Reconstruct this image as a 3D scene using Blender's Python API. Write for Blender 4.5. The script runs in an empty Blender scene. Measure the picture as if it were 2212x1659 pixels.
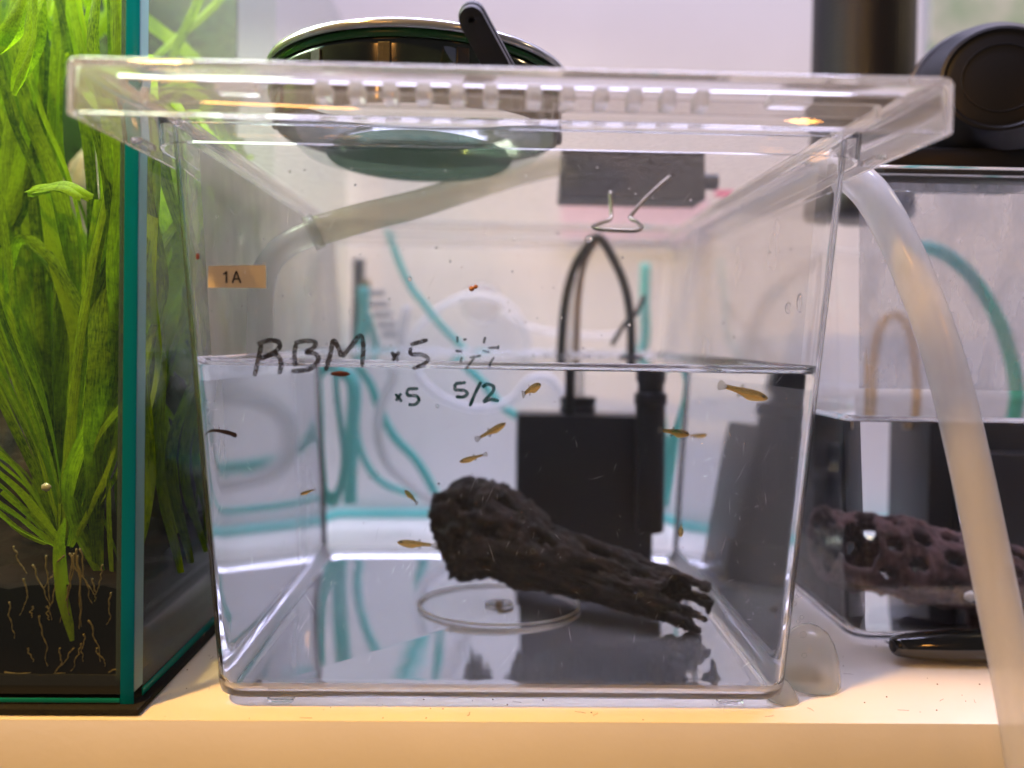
import bpy, bmesh, math, random
import numpy as np
from math import sin, cos, pi, sqrt, radians
from mathutils import Vector, Matrix, noise
random.seed(7)
sc = bpy.context.scene
COL = sc.collection

# ------------------------------------------------------------------ camera
YAW, PITCH, ROLL, SH = .02159, .01411, .01622, -80.13
H, F = .12652, 1550.
cy, sy, cp, sp, cr, sr = cos(YAW), sin(YAW), cos(PITCH), sin(PITCH), cos(ROLL), sin(ROLL)
R0 = Vector((cy, -sy, 0)); FW = Vector((sy*cp, cy*cp, -sp)); U0 = Vector((sy*sp, cy*sp, cp))
RT = R0*cr + U0*sr; UP = -R0*sr + U0*cr
O = Vector((0, 0, H))
cam = bpy.data.cameras.new('camera'); camo = bpy.data.objects.new('camera', cam); COL.objects.link(camo)
m = Matrix((RT, UP, -FW)).transposed().to_4x4(); m.translation = O
camo.matrix_world = m
cam.sensor_width = 36; cam.lens = 36*F/2212; cam.shift_y = SH/2212
cam.clip_start = .01; cam.clip_end = 50
cam.dof.use_dof = True; cam.dof.focus_distance = .256; cam.dof.aperture_fstop = cam.lens/6.6
sc.camera = camo

# ------------------------------------------------------------------ world and lamps
w = bpy.data.worlds.new('World'); sc.world = w; w.use_nodes = True
bg = w.node_tree.nodes['Background']; bg.inputs[0].default_value = (.90, .84, .92, 1); bg.inputs[1].default_value = .09

def lamp(name, loc, target, size, energy, color, shape='DISK', size_y=None, spread=180):
    l = bpy.data.lights.new(name, 'AREA'); l.shape = shape; l.size = size; l.spread = radians(spread)
    if size_y: l.size_y = size_y
    l.energy = energy; l.color = color
    o = bpy.data.objects.new(name, l); COL.objects.link(o); o.location = loc
    o.rotation_euler = (Vector(target)-Vector(loc)).to_track_quat('-Z', 'Y').to_euler()
    return o
lamp('room_lamp_left', (-.50, -.12, .90), (0, .18, 0), .08, 2.5, (1, .54, .13), spread=70)
lamp('room_lamp_front_left', (-.50, -.95, .66), (0, .23, 0), .34, .55, (1, .42, .09), 'RECTANGLE', .035, spread=110)
lamp('room_lamp_front_right', (.70, -.95, .62), (0, .23, 0), .07, .30, (1, .42, .09), spread=110)
lamp('cool_strip_lamp', (.05, .40, 1.25), (.05, .50, 0), 1.2, 31, (.68, .67, 1.0), 'RECTANGLE', .30)
lamp('aquarium_lamp', (-.26, .32, .385), (-.26, .32, 0), .26, 2.6, (.97, 1.0, .84), 'RECTANGLE', .16)
lamp('warm_wall_lamp', (.62, .30, .60), (.42, .60, .30), .10, .6, (1, .74, .42))

sc.view_settings.view_transform = 'Standard'; sc.view_settings.look = 'None'
sc.view_settings.exposure = 0; sc.view_settings.gamma = 1
sc.render.engine = 'CYCLES'
c = sc.cycles
c.max_bounces = 28; c.transmission_bounces = 26; c.glossy_bounces = 10; c.diffuse_bounces = 4
c.transparent_max_bounces = 40; c.sample_clamp_indirect = 8.0; c.use_denoising = True
c.caustics_reflective = True; c.caustics_refractive = True; c.blur_glossy = .3
try: c.denoiser = 'OPENIMAGEDENOISE'
except Exception: pass

# ------------------------------------------------------------------ sight-line helpers (photo px, 2212 wide)
def ray(u, v):
    return (FW + RT*((u-1106)/F) - UP*((v-830-SH)/F)).normalized()
def at(u, v, Y):
    d = ray(u, v); return O + d*(Y/d.y)
def az(u, v, Z):
    d = ray(u, v); return O + d*((Z-H)/d.z)
TP = .05737; TX = .070; ZB = .003
X0, X1, Y0, Y1 = -.0936, .1024, .24119, .4755
NF = Vector((0, -1, -TP)).normalized(); PF = Vector((0, Y0, ZB))
NB = Vector((0, 1, -TP)).normalized(); PB = Vector((0, Y1, ZB))
WL = .1155
def front(u, v, off=0):
    d = ray(u, v); t = (PF + NF*off - O).dot(NF)/d.dot(NF); return O + d*t
def refr(d, n, e):
    c_ = -d.dot(n); k = 1 - e*e*(1-c_*c_); return e*d + n*(e*c_-sqrt(max(k, 0)))
def inw(u, v, Y=None, Z=None):
    p = front(u, v); d = refr(ray(u, v), NF, 1/1.333)
    return p + d*((Y-p.y)/d.y if Y is not None else (Z-p.z)/d.z)
def beh(u, v, Y):                      # behind the tub, seen through it
    if v < 790: return at(u, v, Y)
    p = front(u, v); d = refr(ray(u, v), NF, 1/1.333)
    t = (PB-p).dot(NB)/d.dot(NB); q = p + d*t; d2 = refr(d, -NB, 1.333)
    return q + d2*((Y-q.y)/d2.y)
def C4(x, y): return (x/3, 553.3+y/3)
def C5(x, y): return (737.3+x/3, 553.3+y/3)

# ------------------------------------------------------------------ materials
def mat(name):
    m = bpy.data.materials.new(name); m.use_nodes = True; nt = m.node_tree
    return m, nt, nt.nodes['Principled BSDF'], nt.nodes['Material Output']
def nd(nt, t, **k):
    n = nt.nodes.new(t)
    for a, b in k.items():
        if a in n.inputs: n.inputs[a].default_value = b
        else: setattr(n, a, b)
    return n
def texco(nt, scale=(1, 1, 1)):
    t = nd(nt, 'ShaderNodeTexCoord'); mp = nd(nt, 'ShaderNodeMapping'); mp.inputs['Scale'].default_value = scale
    nt.links.new(t.outputs['Object'], mp.inputs['Vector']); return mp.outputs['Vector']
def pmat(name, col, rough=.5, metal=0, spec=.5, var=0, vscale=60, bump=0, bscale=200, sub=0, trans=0, coat=0, stretch=(1, 1, 1), col2=None):
    m, nt, p, o = mat(name)
    p.inputs['Base Color'].default_value = (*col, 1); p.inputs['Roughness'].default_value = rough
    p.inputs['Metallic'].default_value = metal; p.inputs['Specular IOR Level'].default_value = spec
    p.inputs['Coat Weight'].default_value = coat
    if sub: p.inputs['Subsurface Weight'].default_value = sub; p.inputs['Subsurface Scale'].default_value = .003
    v = texco(nt, stretch)
    if var or col2:
        n = nd(nt, 'ShaderNodeTexNoise', Scale=vscale, Detail=5.0); nt.links.new(v, n.inputs['Vector'])
        r = nd(nt, 'ShaderNodeValToRGB'); c2 = col2 or tuple(min(1, x*(1+var)) for x in col); c1 = col if col2 else tuple(x*(1-var) for x in col)
        r.color_ramp.elements[0].color = (*c1, 1); r.color_ramp.elements[1].color = (*c2, 1)
        r.color_ramp.elements[0].position = .35; r.color_ramp.elements[1].position = .65
        nt.links.new(n.outputs['Fac'], r.inputs['Fac']); nt.links.new(r.outputs[0], p.inputs['Base Color'])
    if bump:
        n = nd(nt, 'ShaderNodeTexNoise', Scale=bscale, Detail=4.0); nt.links.new(v, n.inputs['Vector'])
        b = nd(nt, 'ShaderNodeBump', Strength=bump, Distance=.001); nt.links.new(n.outputs['Fac'], b.inputs['Height']); nt.links.new(b.outputs[0], p.inputs['Normal'])
    if trans:
        t = nd(nt, 'ShaderNodeBsdfTranslucent'); mx = nd(nt, 'ShaderNodeMixShader', Fac=trans)
        if var or col2: nt.links.new(r.outputs[0], t.inputs['Color'])
        else: t.inputs['Color'].default_value = (*col, 1)
        nt.links.new(p.outputs[0], mx.inputs[1]); nt.links.new(t.outputs[0], mx.inputs[2]); nt.links.new(mx.outputs[0], o.inputs[0])
    return m
def glass(name, ior, col=(1, 1, 1), rough=0, milk=0, milkcol=(.8, .78, .76), bump=0, bscale=30, stretch=(1, 1, 1)):
    m, nt, p, o = mat(name); nt.nodes.remove(p)
    g = nd(nt, 'ShaderNodeBsdfGlass', IOR=ior, Roughness=rough); g.inputs['Color'].default_value = (*col, 1)
    out = g.outputs[0]
    if bump:
        n = nd(nt, 'ShaderNodeTexNoise', Scale=bscale, Detail=3.0); nt.links.new(texco(nt, stretch), n.inputs['Vector'])
        b = nd(nt, 'ShaderNodeBump', Strength=bump, Distance=.001); nt.links.new(n.outputs['Fac'], b.inputs['Height']); nt.links.new(b.outputs[0], g.inputs['Normal'])
    if milk:
        d = nd(nt, 'ShaderNodeBsdfDiffuse'); d.inputs[0].default_value = (*milkcol, 1)
        t = nd(nt, 'ShaderNodeBsdfTranslucent'); t.inputs[0].default_value = (*milkcol, 1)
        a = nd(nt, 'ShaderNodeMixShader', Fac=.5); nt.links.new(d.outputs[0], a.inputs[1]); nt.links.new(t.outputs[0], a.inputs[2])
        mx = nd(nt, 'ShaderNodeMixShader', Fac=milk); nt.links.new(out, mx.inputs[1]); nt.links.new(a.outputs[0], mx.inputs[2]); out = mx.outputs[0]
    nt.links.new(out, o.inputs[0]); return m
def thin(name, col, opac=.1, haze=(.8, .8, .8), ior=1.45, rough=0, mask=None, maskscale=200, gl=1.0):
    """thin clear sheet: tinted transparency, fresnel gloss and a little milky film"""
    m, nt, p, o = mat(name); nt.nodes.remove(p)
    t = nd(nt, 'ShaderNodeBsdfTransparent'); t.inputs[0].default_value = (*col, 1)
    d = nd(nt, 'ShaderNodeBsdfDiffuse'); d.inputs[0].default_value = (*haze, 1)
    tl = nd(nt, 'ShaderNodeBsdfTranslucent'); tl.inputs[0].default_value = (*haze, 1)
    dd = nd(nt, 'ShaderNodeMixShader', Fac=.5); nt.links.new(d.outputs[0], dd.inputs[1]); nt.links.new(tl.outputs[0], dd.inputs[2])
    a = nd(nt, 'ShaderNodeMixShader', Fac=opac); nt.links.new(t.outputs[0], a.inputs[1]); nt.links.new(dd.outputs[0], a.inputs[2])
    if mask == 'drops':
        vo = nd(nt, 'ShaderNodeTexVoronoi', Scale=maskscale); v = texco(nt); 
        nn = nd(nt, 'ShaderNodeTexNoise', Scale=maskscale*.9, Detail=3.0); nt.links.new(v, nn.inputs['Vector'])
        mi = nd(nt, 'ShaderNodeMix', data_type='RGBA'); mi.inputs[0].default_value = .012
        nt.links.new(v, mi.inputs['A']); nt.links.new(nn.outputs['Color'], mi.inputs['B']); nt.links.new(mi.outputs['Result'], vo.inputs['Vector'])
        r = nd(nt, 'ShaderNodeMapRange'); r.inputs['From Min'].default_value = .1; r.inputs['From Max'].default_value = .75
        r.inputs['To Min'].default_value = min(1, opac*2.2); r.inputs['To Max'].default_value = opac*.22
        nt.links.new(vo.outputs['Distance'], r.inputs['Value']); nt.links.new(r.outputs[0], a.inputs[0])
    elif mask == 'smear':
        n = nd(nt, 'ShaderNodeTexNoise', Scale=maskscale, Detail=6.0); nt.links.new(texco(nt, (1, 1, .4)), n.inputs['Vector'])
        r = nd(nt, 'ShaderNodeMapRange'); r.inputs['From Min'].default_value = .4; r.inputs['From Max'].default_value = .7
        r.inputs['To Min'].default_value = opac*.75; r.inputs['To Max'].default_value = opac*1.35
        nt.links.new(n.outputs['Fac'], r.inputs['Value']); nt.links.new(r.outputs[0], a.inputs[0])
    g = nd(nt, 'ShaderNodeBsdfGlossy', Roughness=rough); ge = nd(nt, 'ShaderNodeNewGeometry')
    dt = nd(nt, 'ShaderNodeVectorMath', operation='DOT_PRODUCT'); nt.links.new(ge.outputs['Incoming'], dt.inputs[0]); nt.links.new(ge.outputs['Normal'], dt.inputs[1])
    ab = nd(nt, 'ShaderNodeMath', operation='ABSOLUTE'); nt.links.new(dt.outputs['Value'], ab.inputs[0])
    om = nd(nt, 'ShaderNodeMath', operation='SUBTRACT'); om.inputs[0].default_value = 1; nt.links.new(ab.outputs[0], om.inputs[1])
    pw = nd(nt, 'ShaderNodeMath', operation='POWER'); pw.inputs[1].default_value = 5; nt.links.new(om.outputs[0], pw.inputs[0])
    F0 = ((ior-1)/(ior+1))**2
    fr = nd(nt, 'ShaderNodeMath', operation='MULTIPLY_ADD'); fr.inputs[1].default_value = (1-F0)*gl; fr.inputs[2].default_value = F0*gl; nt.links.new(pw.outputs[0], fr.inputs[0])
    mx = nd(nt, 'ShaderNodeMixShader'); nt.links.new(fr.outputs[0], mx.inputs[0]); nt.links.new(a.outputs[0], mx.inputs[1]); nt.links.new(g.outputs[0], mx.inputs[2])
    nt.links.new(mx.outputs[0], o.inputs[0]); return m

# ------------------------------------------------------------------ mesh helpers
def link(name, me, mt=None, parent=None, smooth=False, **props):
    o = bpy.data.objects.new(name, me); COL.objects.link(o)
    if mt: me.materials.append(mt)
    if parent: o.parent = parent
    if smooth: me.shade_smooth()
    for k, v in props.items(): o[k] = v
    return o
def mesh(name, V, Fc): 
    me = bpy.data.meshes.new(name); me.from_pydata([tuple(v) for v in V], [], Fc); me.update(); return me
def thing(name, label, cat, loc=(0, 0, 0), group=None):
    o = bpy.data.objects.new(name, None); COL.objects.link(o); o.empty_display_size = .01
    o['label'] = label; o['category'] = cat
    if group: o['group'] = group
    return o
def fixn(me):
    b = bmesh.new(); b.from_mesh(me); bmesh.ops.recalc_face_normals(b, faces=b.faces); b.to_mesh(me); b.free(); return me
def rrect(x0, x1, y0, y1, z, r, n=6):
    P = []
    for (cx, cy_, a0) in ((x1-r, y1-r, 0), (x0+r, y1-r, 90), (x0+r, y0+r, 180), (x1-r, y0+r, 270)):
        for i in range(n+1):
            a = radians(a0+90*i/n); P.append((cx+r*cos(a), cy_+r*sin(a), z))
    return P
def loft(rings, cap0=True, cap1=True, closed=False):
    n = len(rings[0]); V = [p for r in rings for p in r]; Fc = []
    m_ = len(rings)
    for k in range(m_ if closed else m_-1):
        a = k*n; b = ((k+1) % m_)*n
        for i in range(n): j = (i+1) % n; Fc.append((a+i, a+j, b+j, b+i))
    if not closed:
        if cap0: Fc.append(tuple(range(n-1, -1, -1)))
        if cap1: Fc.append(tuple(range((m_-1)*n, m_*n)))
    return fixn(mesh('loft', V, Fc))
def catmull(P, n=8):
    P = [Vector(p) for p in P]; Q = [P[0]*2-P[1]] + P + [P[-1]*2-P[-2]]; out = []
    for i in range(1, len(Q)-2):
        for k in range(n):
            t = k/n; a, b, c_, d = Q[i-1], Q[i], Q[i+1], Q[i+2]
            out.append(.5*((2*b)+(c_-a)*t+(2*a-5*b+4*c_-d)*t*t+(3*b-a-3*c_+d)*t**3))
    out.append(P[-1]); return out
def tube(P, r, n=12, sm=8, cap=True):
    P = catmull(P, sm) if sm and len(P) > 2 else [Vector(p) for p in P]
    rings = []; up = None
    for i, p in enumerate(P):
        t = (P[min(i+1, len(P)-1)]-P[max(i-1, 0)]).normalized()
        if up is None: up = t.orthogonal().normalized()
        up = (up - t*up.dot(t)).normalized(); s = t.cross(up)
        rr = r(i/(len(P)-1)) if callable(r) else r
        rings.append([p + (up*cos(2*pi*k/n)+s*sin(2*pi*k/n))*rr for k in range(n)])
    return loft(rings, cap, cap)
def lathe(prof, n=48, cap=True):
    rings = [[(r*cos(2*pi*k/n), r*sin(2*pi*k/n), z) for k in range(n)] for r, z in prof]
    return loft(rings, cap, cap)
def box(x0, x1, y0, y1, z0, z1, bev=0, seg=2):
    b = bmesh.new(); bmesh.ops.create_cube(b, size=1)
    for v in b.verts: v.co = Vector(((x0+x1)/2+v.co.x*(x1-x0), (y0+y1)/2+v.co.y*(y1-y0), (z0+z1)/2+v.co.z*(z1-z0)))
    if bev: bmesh.ops.bevel(b, geom=b.edges[:], offset=bev, segments=seg, affect='EDGES', profile=.5)
    me = bpy.data.meshes.new('box'); b.to_mesh(me); b.free(); return me
def join(meshes):
    b = bmesh.new()
    for m_ in meshes: b.from_mesh(m_)
    me = bpy.data.meshes.new('join'); b.to_mesh(me); b.free(); return me
def xf(me, M): me.transform(M); return me
def smooth_by(me, ang=40):
    me.shade_smooth()
    try: me.set_sharp_from_angle(angle=radians(ang))
    except Exception: pass
    return me

# ------------------------------------------------------------------ setting: shelf, wall
M_shelf = pmat('white_laminate', (.80, .76, .70), .34, var=.02, vscale=30, bump=.05, bscale=400)
M_wall = pmat('painted_wall', (.80, .78, .77), .7, var=.03, vscale=8)
SF = .23408
WALLY = .60
shelf = link('shelf', smooth_by(box(-1.2, 1.2, SF, WALLY+.1, -.06, 0, .00035, 2)), M_shelf, kind='structure', label='white laminate shelf carrying the tubs and the aquarium')
link('wall', box(-1.2, 1.2, WALLY, WALLY+.05, .0, 1.0), M_wall, kind='structure', label='pale wall behind the shelf')

# ------------------------------------------------------------------ clear tubs
M_tub = glass('clear_plastic', 1.30, (1, 1, 1), 0, milk=.014, milkcol=(.85, .85, .84), bump=.02, bscale=40, stretch=(1, 1, .25))
M_lid = glass('lid_plastic', 1.49, (.985, .98, .975), .015, milk=.10, milkcol=(.88, .84, .80))
M_water = glass('water', 1.333, (.997, .999, 1), 0, bump=.03, bscale=45)
M_fog = thin('condensation', (.95, .95, .94), .055, (.55, .54, .52), mask='drops', maskscale=300, gl=0)
M_thinlid = thin('lid_sheet', (.97, .97, .97), .008, (.85, .83, .82), gl=.03)
M_foot = pmat('clear_foot', (.8, .8, .8), .2, trans=.5)

def fp(z, inset=0, dz=0):       # tub footprint at height z
    e = TP*(z-ZB); f = TX*(z-ZB)
    return (X0-f+inset, X1+f-inset, Y0-e+inset, Y1+e-inset)
def tub_shell():
    T = .0014; rings = []
    def r(z, ins, rad): 
        a = fp(z, ins); rings.append(rrect(*a, z, rad))
    r(.0028, .0045, .007); r(.0029, .0028, .008); r(.0035, .0012, .009); r(.0046, .0004, .0086); r(.007, .0001, .0088)
    for z in (.0085, .011, .03, .07, .11, .15, .19, .1925): r(z, 0, .0088)
    FL = -.0050
    r(.1925, FL+.0014, .015); r(.1856, FL+.0012, .015); r(.1856, FL, .016); r(.1948, FL, .016); r(.1955, FL+.0007, .0155)
    r(.1955, T+.0004, .0095); r(.1950, T, .0092)
    for z in (.1945, .193, .15, .11, .07, .03, .0125, .0105): r(z, T, .0074)
    r(.0095, T, .0074); r(.0066, T+.0008, .0070); r(.0052, T+.0022, .0064); r(.0045, T+.0045, .006)
    return smooth_by(loft(rings), 45)
def water_mesh(wl):
    g = .0001; T = .0014+g; rings = []
    def r(z, ins, rad): rings.append(rrect(*fp(z, ins), z, rad, 6))
    r(.0047, T+.0047, .006); r(.0054, T+.0023, .0064); r(.0068, T+.0009, .0070); r(.0097, T, .0073)
    for z in (.0105, .0125, .03, .07, wl-.003, wl+.0015): r(z, T, .0073)
    r(wl+.0028, T, .0073)
    for ins, h in ((.0002, .0027), (.0006, .0020), (.0012, .0013), (.002, .0005), (.0032, .00018), (.0045, .00005), (.007, 0)): r(wl+h, T+ins, max(.0073-ins, .003))
    return smooth_by(loft(rings), 50)
tub = thing('clear_tub', 'tapered clear plastic tub with the 1A sticker, standing between the aquarium and the hose', 'tub', group='clear plastic tubs')
shell_me = tub_shell()
link('tub_body', shell_me, M_tub, tub)
def feet(parent, dx=0, dy=0):
    fm = box(-.0045, .0045, -.002, .002, .0003, .0027, .0007)
    for i, (x, y) in enumerate(((-.072, .2465), (.083, .2465), (-.07, .468), (.083, .468))):
        link('foot', fm if True else None, None, parent); o = COL.objects[-1]; o.location = (x+dx, y+dy, 0)
        if not fm.materials: fm.materials.append(M_tub)
feet(tub)
link('water', water_mesh(WL), M_water, kind='structure', label='still clear water half filling the tub with the 1A sticker')

# moulded ring and centre mark on the floor of the tub
M_ring = pmat('frosted_ring', (.78, .74, .66), .35, trans=.5)
def torus(R, r, n=72, m_=8): return tube([(R*cos(2*pi*k/n), R*sin(2*pi*k/n), 0) for k in range(n+1)], r, m_, 0)
ring = link('moulded_ring', torus(.0362, .00055), M_ring, tub, smooth=True); ring.location = (.0032, .3640, .0055)
ring2 = link('moulded_ring', join([torus(.0060, .00035), torus(.0016, .0006)]), M_ring, tub, smooth=True); ring2.location = (.0032, .3640, .0054)

M_scuff = thin('scuffed_film', (.99, .99, 1.0), .12, (.88, .89, .94), mask='smear', maskscale=14, gl=0)
def film(pts): return mesh('film', pts, [(0, 1, 2, 3)])
i_ = .0034
link('scuffed_floor', film([(X0+.005, Y0+.005, .0052), (X1-.005, Y0+.005, .0052), (X1-.005, Y1-.005, .0052), (X0+.005, Y1-.005, .0052)]), M_scuff, tub, kind='stuff')
def side(s_, za=.012, zb__=.110):
    P_ = []
    for (y_, z_) in ((Y0+.012, za), (Y1-.012, za), (Y1-.012, zb__), (Y0+.012, zb__)):
        e_ = TX*(z_-ZB); P_.append(((X0-e_+.0022) if s_ < 0 else (X1+e_-.0022), y_, z_))
    return film(P_)
back_ = [(X0-TP*.006+.004, Y1+TP*.006-.0022, .009), (X1+TP*.006-.004, Y1+TP*.006-.0022, .009), (X1+TX*.18-.004, Y1+TP*.18-.0022, .185), (X0-TX*.18+.004, Y1+TP*.18-.0022, .185)]
for s__, x_ in ((-1, X0), (1, X1)):
    link('fillet_light_line', film([(x_-s__*.0052, Y0+.008, .0053), (x_-s__*.0052, Y1-.008, .0053), (x_-s__*.0018, Y1-.008, .0125), (x_-s__*.0018, Y0+.008, .0125)]), thin('fillet_light_line', (1, 1, 1), .45, (.92, .92, .95), gl=0), tub)  # pale film added to draw a light line over the dark fillets
link('back_haze', film(back_), thin('back_haze', (.99, .99, 1.0), .14, (.90, .89, .92), mask='smear', maskscale=30, gl=0), tub, kind='stuff')
link('scuffed_side', side(1), M_scuff, tub, kind='stuff'); link('scuffed_side', side(-1), thin('scuffed_film_dense', (1, 1, 1), .24, (.92, .92, .94), mask='smear', maskscale=14, gl=0), tub, kind='stuff')
ef = loft([rrect(*fp(z, i-.00012), z, r) for z, i, r in ((.0036, .0012, .009), (.0046, .0004, .0086), (.0070, .0001, .0088), (.0092, 0, .0088))], False, False)
link('frosted_edge', smooth_by(ef, 60), thin('frosted_edge', (.98, .98, 1), .34, (.86, .86, .88), gl=.3), tub)

M_fogL = thin('condensation_haze', (.93, .91, .86), .66, (.86, .82, .74), mask='smear', maskscale=25, gl=0)
M_fogR = thin('light_condensation_haze', (.93, .93, .94), .26, (.70, .69, .72), mask='smear', maskscale=25, gl=0)
link('side_condensation', side(-1, .118, .190), M_fogL, tub, kind='stuff'); link('side_condensation', side(1, .118, .190), M_fogR, tub, kind='stuff')

def fw_(z): return Y0-TP*(z-ZB)+.0024
link('front_condensation', film([(X0-.004, fw_(.119), .119), (X1+.004, fw_(.119), .119), (X1+.009, fw_(.186), .186), (X0-.009, fw_(.186), .186)]), thin('front_condensation', (.99, .985, .98), .06, (.80, .78, .74), mask='smear', maskscale=32, gl=0), tub, kind='stuff')

# sticker with print
M_stick = pmat('peach_sticker', (.98, .86, .58), .6, bump=.1, bscale=900)
M_ink = pmat('black_print', (.015, .015, .018), .5)
def quad_on_front(pts, off, n=6):
    P = [front(u, v, off) for u, v in pts]; return mesh('q', P, [tuple(range(len(P)))])
st = link('sticker', quad_on_front([(450, 575), (574, 573), (575, 623), (450, 622)], .00025), M_stick, tub)
sol = st.modifiers.new('thick', 'SOLIDIFY'); sol.thickness = .00012
# marker writing on the front wall
def inkmat(name, col, a):
    m_, nt, p, o = mat(name); p.inputs['Base Color'].default_value = (*col, 1); p.inputs['Roughness'].default_value = .45
    n = nd(nt, 'ShaderNodeTexNoise', Scale=900.0, Detail=3.0); nt.links.new(texco(nt), n.inputs['Vector'])
    r = nd(nt, 'ShaderNodeMapRange'); r.inputs['From Min'].default_value = .3; r.inputs['From Max'].default_value = .6; r.inputs['To Min'].default_value = a-.25; r.inputs['To Max'].default_value = min(1, a+.12)
    nt.links.new(n.outputs['Fac'], r.inputs['Value'])
    nt.links.new(r.outputs[0], p.inputs['Alpha']); return m_
M_black = inkmat('worn_black_marker', (.045, .038, .033), .82)
M_green = inkmat('green_marker', (.008, .13, .11), .88)
M_faint = inkmat('faded_green_marker', (.03, .07, .065), .70)
def stroke(pts, wd, off=.0004, taper=False):
    P = [front(u, v, off) for u, v in pts]
    P = catmull(P, 7) if len(P) > 2 else [P[0].lerp(P[1], k/6) for k in range(7)]
    V = []; Fc = []; w0 = wd/F*.2347*1.22
    for i, p in enumerate(P):
        t = (P[min(i+1, len(P)-1)]-P[max(i-1, 0)]).normalized(); s = t.cross(NF).normalized()
        ww = w0/2*(1+.16*noise.noise(p*900)) * (.6 if i in (0, len(P)-1) else 1)
        if taper: ww *= min(1, .12+1.3*i/len(P))
        V += [p+s*ww, p-s*ww]
        if i: k = 2*i; Fc.append((k-2, k-1, k+1, k))
    return mesh('stroke', V, Fc)
link('lettering', join([stroke(q, 2.7, .0006+.00002*k) for k, q in enumerate([[(489, 612), (489, 600), (489, 586)], [(489, 587), (486, 591), (482, 593)], [(502, 612), (506, 599), (510.5, 586)], [(510.5, 586), (515, 599), (520, 612)], [(505, 603), (511, 603), (517, 603)]])]), M_ink, st)
def writing(name, strokes, mt, wd, label=None, k=0):
    me = join([stroke(s, wd, .0004+.00004*((i+k) % 7)) for i, s in enumerate(strokes)])
    o = link(name, me, mt, tub)
    if label: o['label'] = label
    return o
c4 = lambda *p: [C4(x, y) for x, y in p]; c5 = lambda *p: [C5(x, y) for x, y in p]
R_ = [c4((1694, 575), (1672, 680), (1648, 780)), c4((1668, 572), (1740, 548), (1800, 556), (1812, 592), (1760, 636), (1684, 668)), c4((1720, 648), (1786, 636), (1822, 690), (1810, 768))]
B_ = [c4((1918, 572), (1908, 640), (1916, 716)), c4((1908, 566), (1980, 550), (2044, 560), (2030, 596), (1975, 624)), c4((1975, 624), (2044, 636), (2062, 680), (2000, 735), (1888, 748))]
M_ = [c4((2110, 745), (2140, 640), (2160, 552), (2190, 590), (2214, 655)), c5((2, 655), (60, 590), (120, 518), (142, 580), (134, 722))]
X1_ = [c5((325, 622), (368, 682)), c5((378, 620), (330, 678)), c5((446, 576), (560, 544)), c5((448, 592), (452, 636), (520, 640), (562, 668), (530, 705), (462, 730))]
writing('marker_letter', R_, M_black, 8.5, 'hand-drawn letter R'); writing('marker_letter', B_, M_black, 8.5, 'hand-drawn letter B'); writing('marker_letter', M_, M_black, 8.5, 'hand-drawn letter M')
writing('marker_count', X1_, M_black, 7.5, 'hand-drawn black x5')
writing('marker_count', [c5((350, 893), (392, 946)), c5((388, 890), (354, 940)), c5((426, 862), (500, 860)), c5((430, 864), (430, 902), (486, 908), (502, 935), (480, 962), (434, 964))], M_green, 6, 'hand-drawn green x5')
writing('marker_date', [c5((736, 828), (808, 820)), c5((738, 828), (740, 866), (796, 872), (816, 892), (790, 914), (740, 912)), c5((905, 815), (868, 890), (832, 976)),
    c5((914, 852), (945, 832), (985, 846), (978, 884), (924, 944), (965, 930), (1022, 940))], M_green, 6.3, 'hand-drawn green 5/2')
writing('marker_smear', [c5((752, 520), (752, 562)), c5((790, 545), (812, 538)), c5((934, 524), (922, 568)), c5((952, 597), (1025, 592)), c5((1018, 578), (1014, 606)), c5((738, 614), (785, 620)),
    c5((782, 655), (770, 692)), c5((862, 660), (832, 700), (808, 736)), c5((992, 656), (968, 690), (960, 722)), c5((830, 660), (905, 646)), c5((915, 615), (960, 624))], M_faint, 4.6, 'half wiped green marker strokes')

# scratches and mineral specks on the outer front face
M_scr = thin('scratch', (1, 1, 1), .5, (.9, .9, .9))
ms = []
rs = random.Random(3)
for i in range(300):
    u = rs.uniform(440, 1720); v = rs.uniform(880, 1500) if rs.random() < .75 else rs.uniform(350, 880); L = rs.uniform(3, 26) if rs.random() < .8 else rs.uniform(30, 60)
    a_ = rs.gauss(1.9, .7); p0 = front(u, v, .0002); p1 = front(u+cos(a_)*L*.7, v+sin(a_)*L, .0002)
    pm = (p0+p1)/2 + Vector((rs.uniform(-1, 1), 0, 0))*.0002
    hw = rs.uniform(.00003, .00008); s = (p1-p0).cross(NF).normalized()*hw
    ms.append(mesh('s', [p0, pm-s, p1, pm+s], [(0, 1, 2, 3)]))
link('scratches', join(ms), M_scr, tub, kind='stuff')
M_spot = pmat('brown_speck', (.18, .07, .03), .6)
M_white_speck = thin('mineral_spot', (.95, .95, .95), .22, (.8, .8, .78))
ms = []
for i in range(110):
    u = rs.uniform(430, 1740); v = rs.uniform(480, 1480); rr = rs.uniform(.00008, .00022)
    p = front(u, v, .0003); ms.append(xf(lathe([(rr, 0), (rr*.6, .0001)], 7), Matrix.Translation(p) @ NF.to_track_quat('Z', 'Y').to_matrix().to_4x4()))
link('specks', join(ms), M_spot, tub, kind='stuff')
ms = []
for i in range(90):
    u = rs.uniform(440, 1730) if i < 20 else rs.uniform(1500, 1740); v = rs.uniform(850, 1450); rr = rs.uniform(.0004, .0012)
    p = front(u, v, .00025); ms.append(xf(torus(rr, .00008, 14, 4), Matrix.Translation(p) @ NF.to_track_quat('Z', 'Y').to_matrix().to_4x4()))
link('mineral_spots', join(ms), M_white_speck, tub, kind='stuff')
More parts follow.
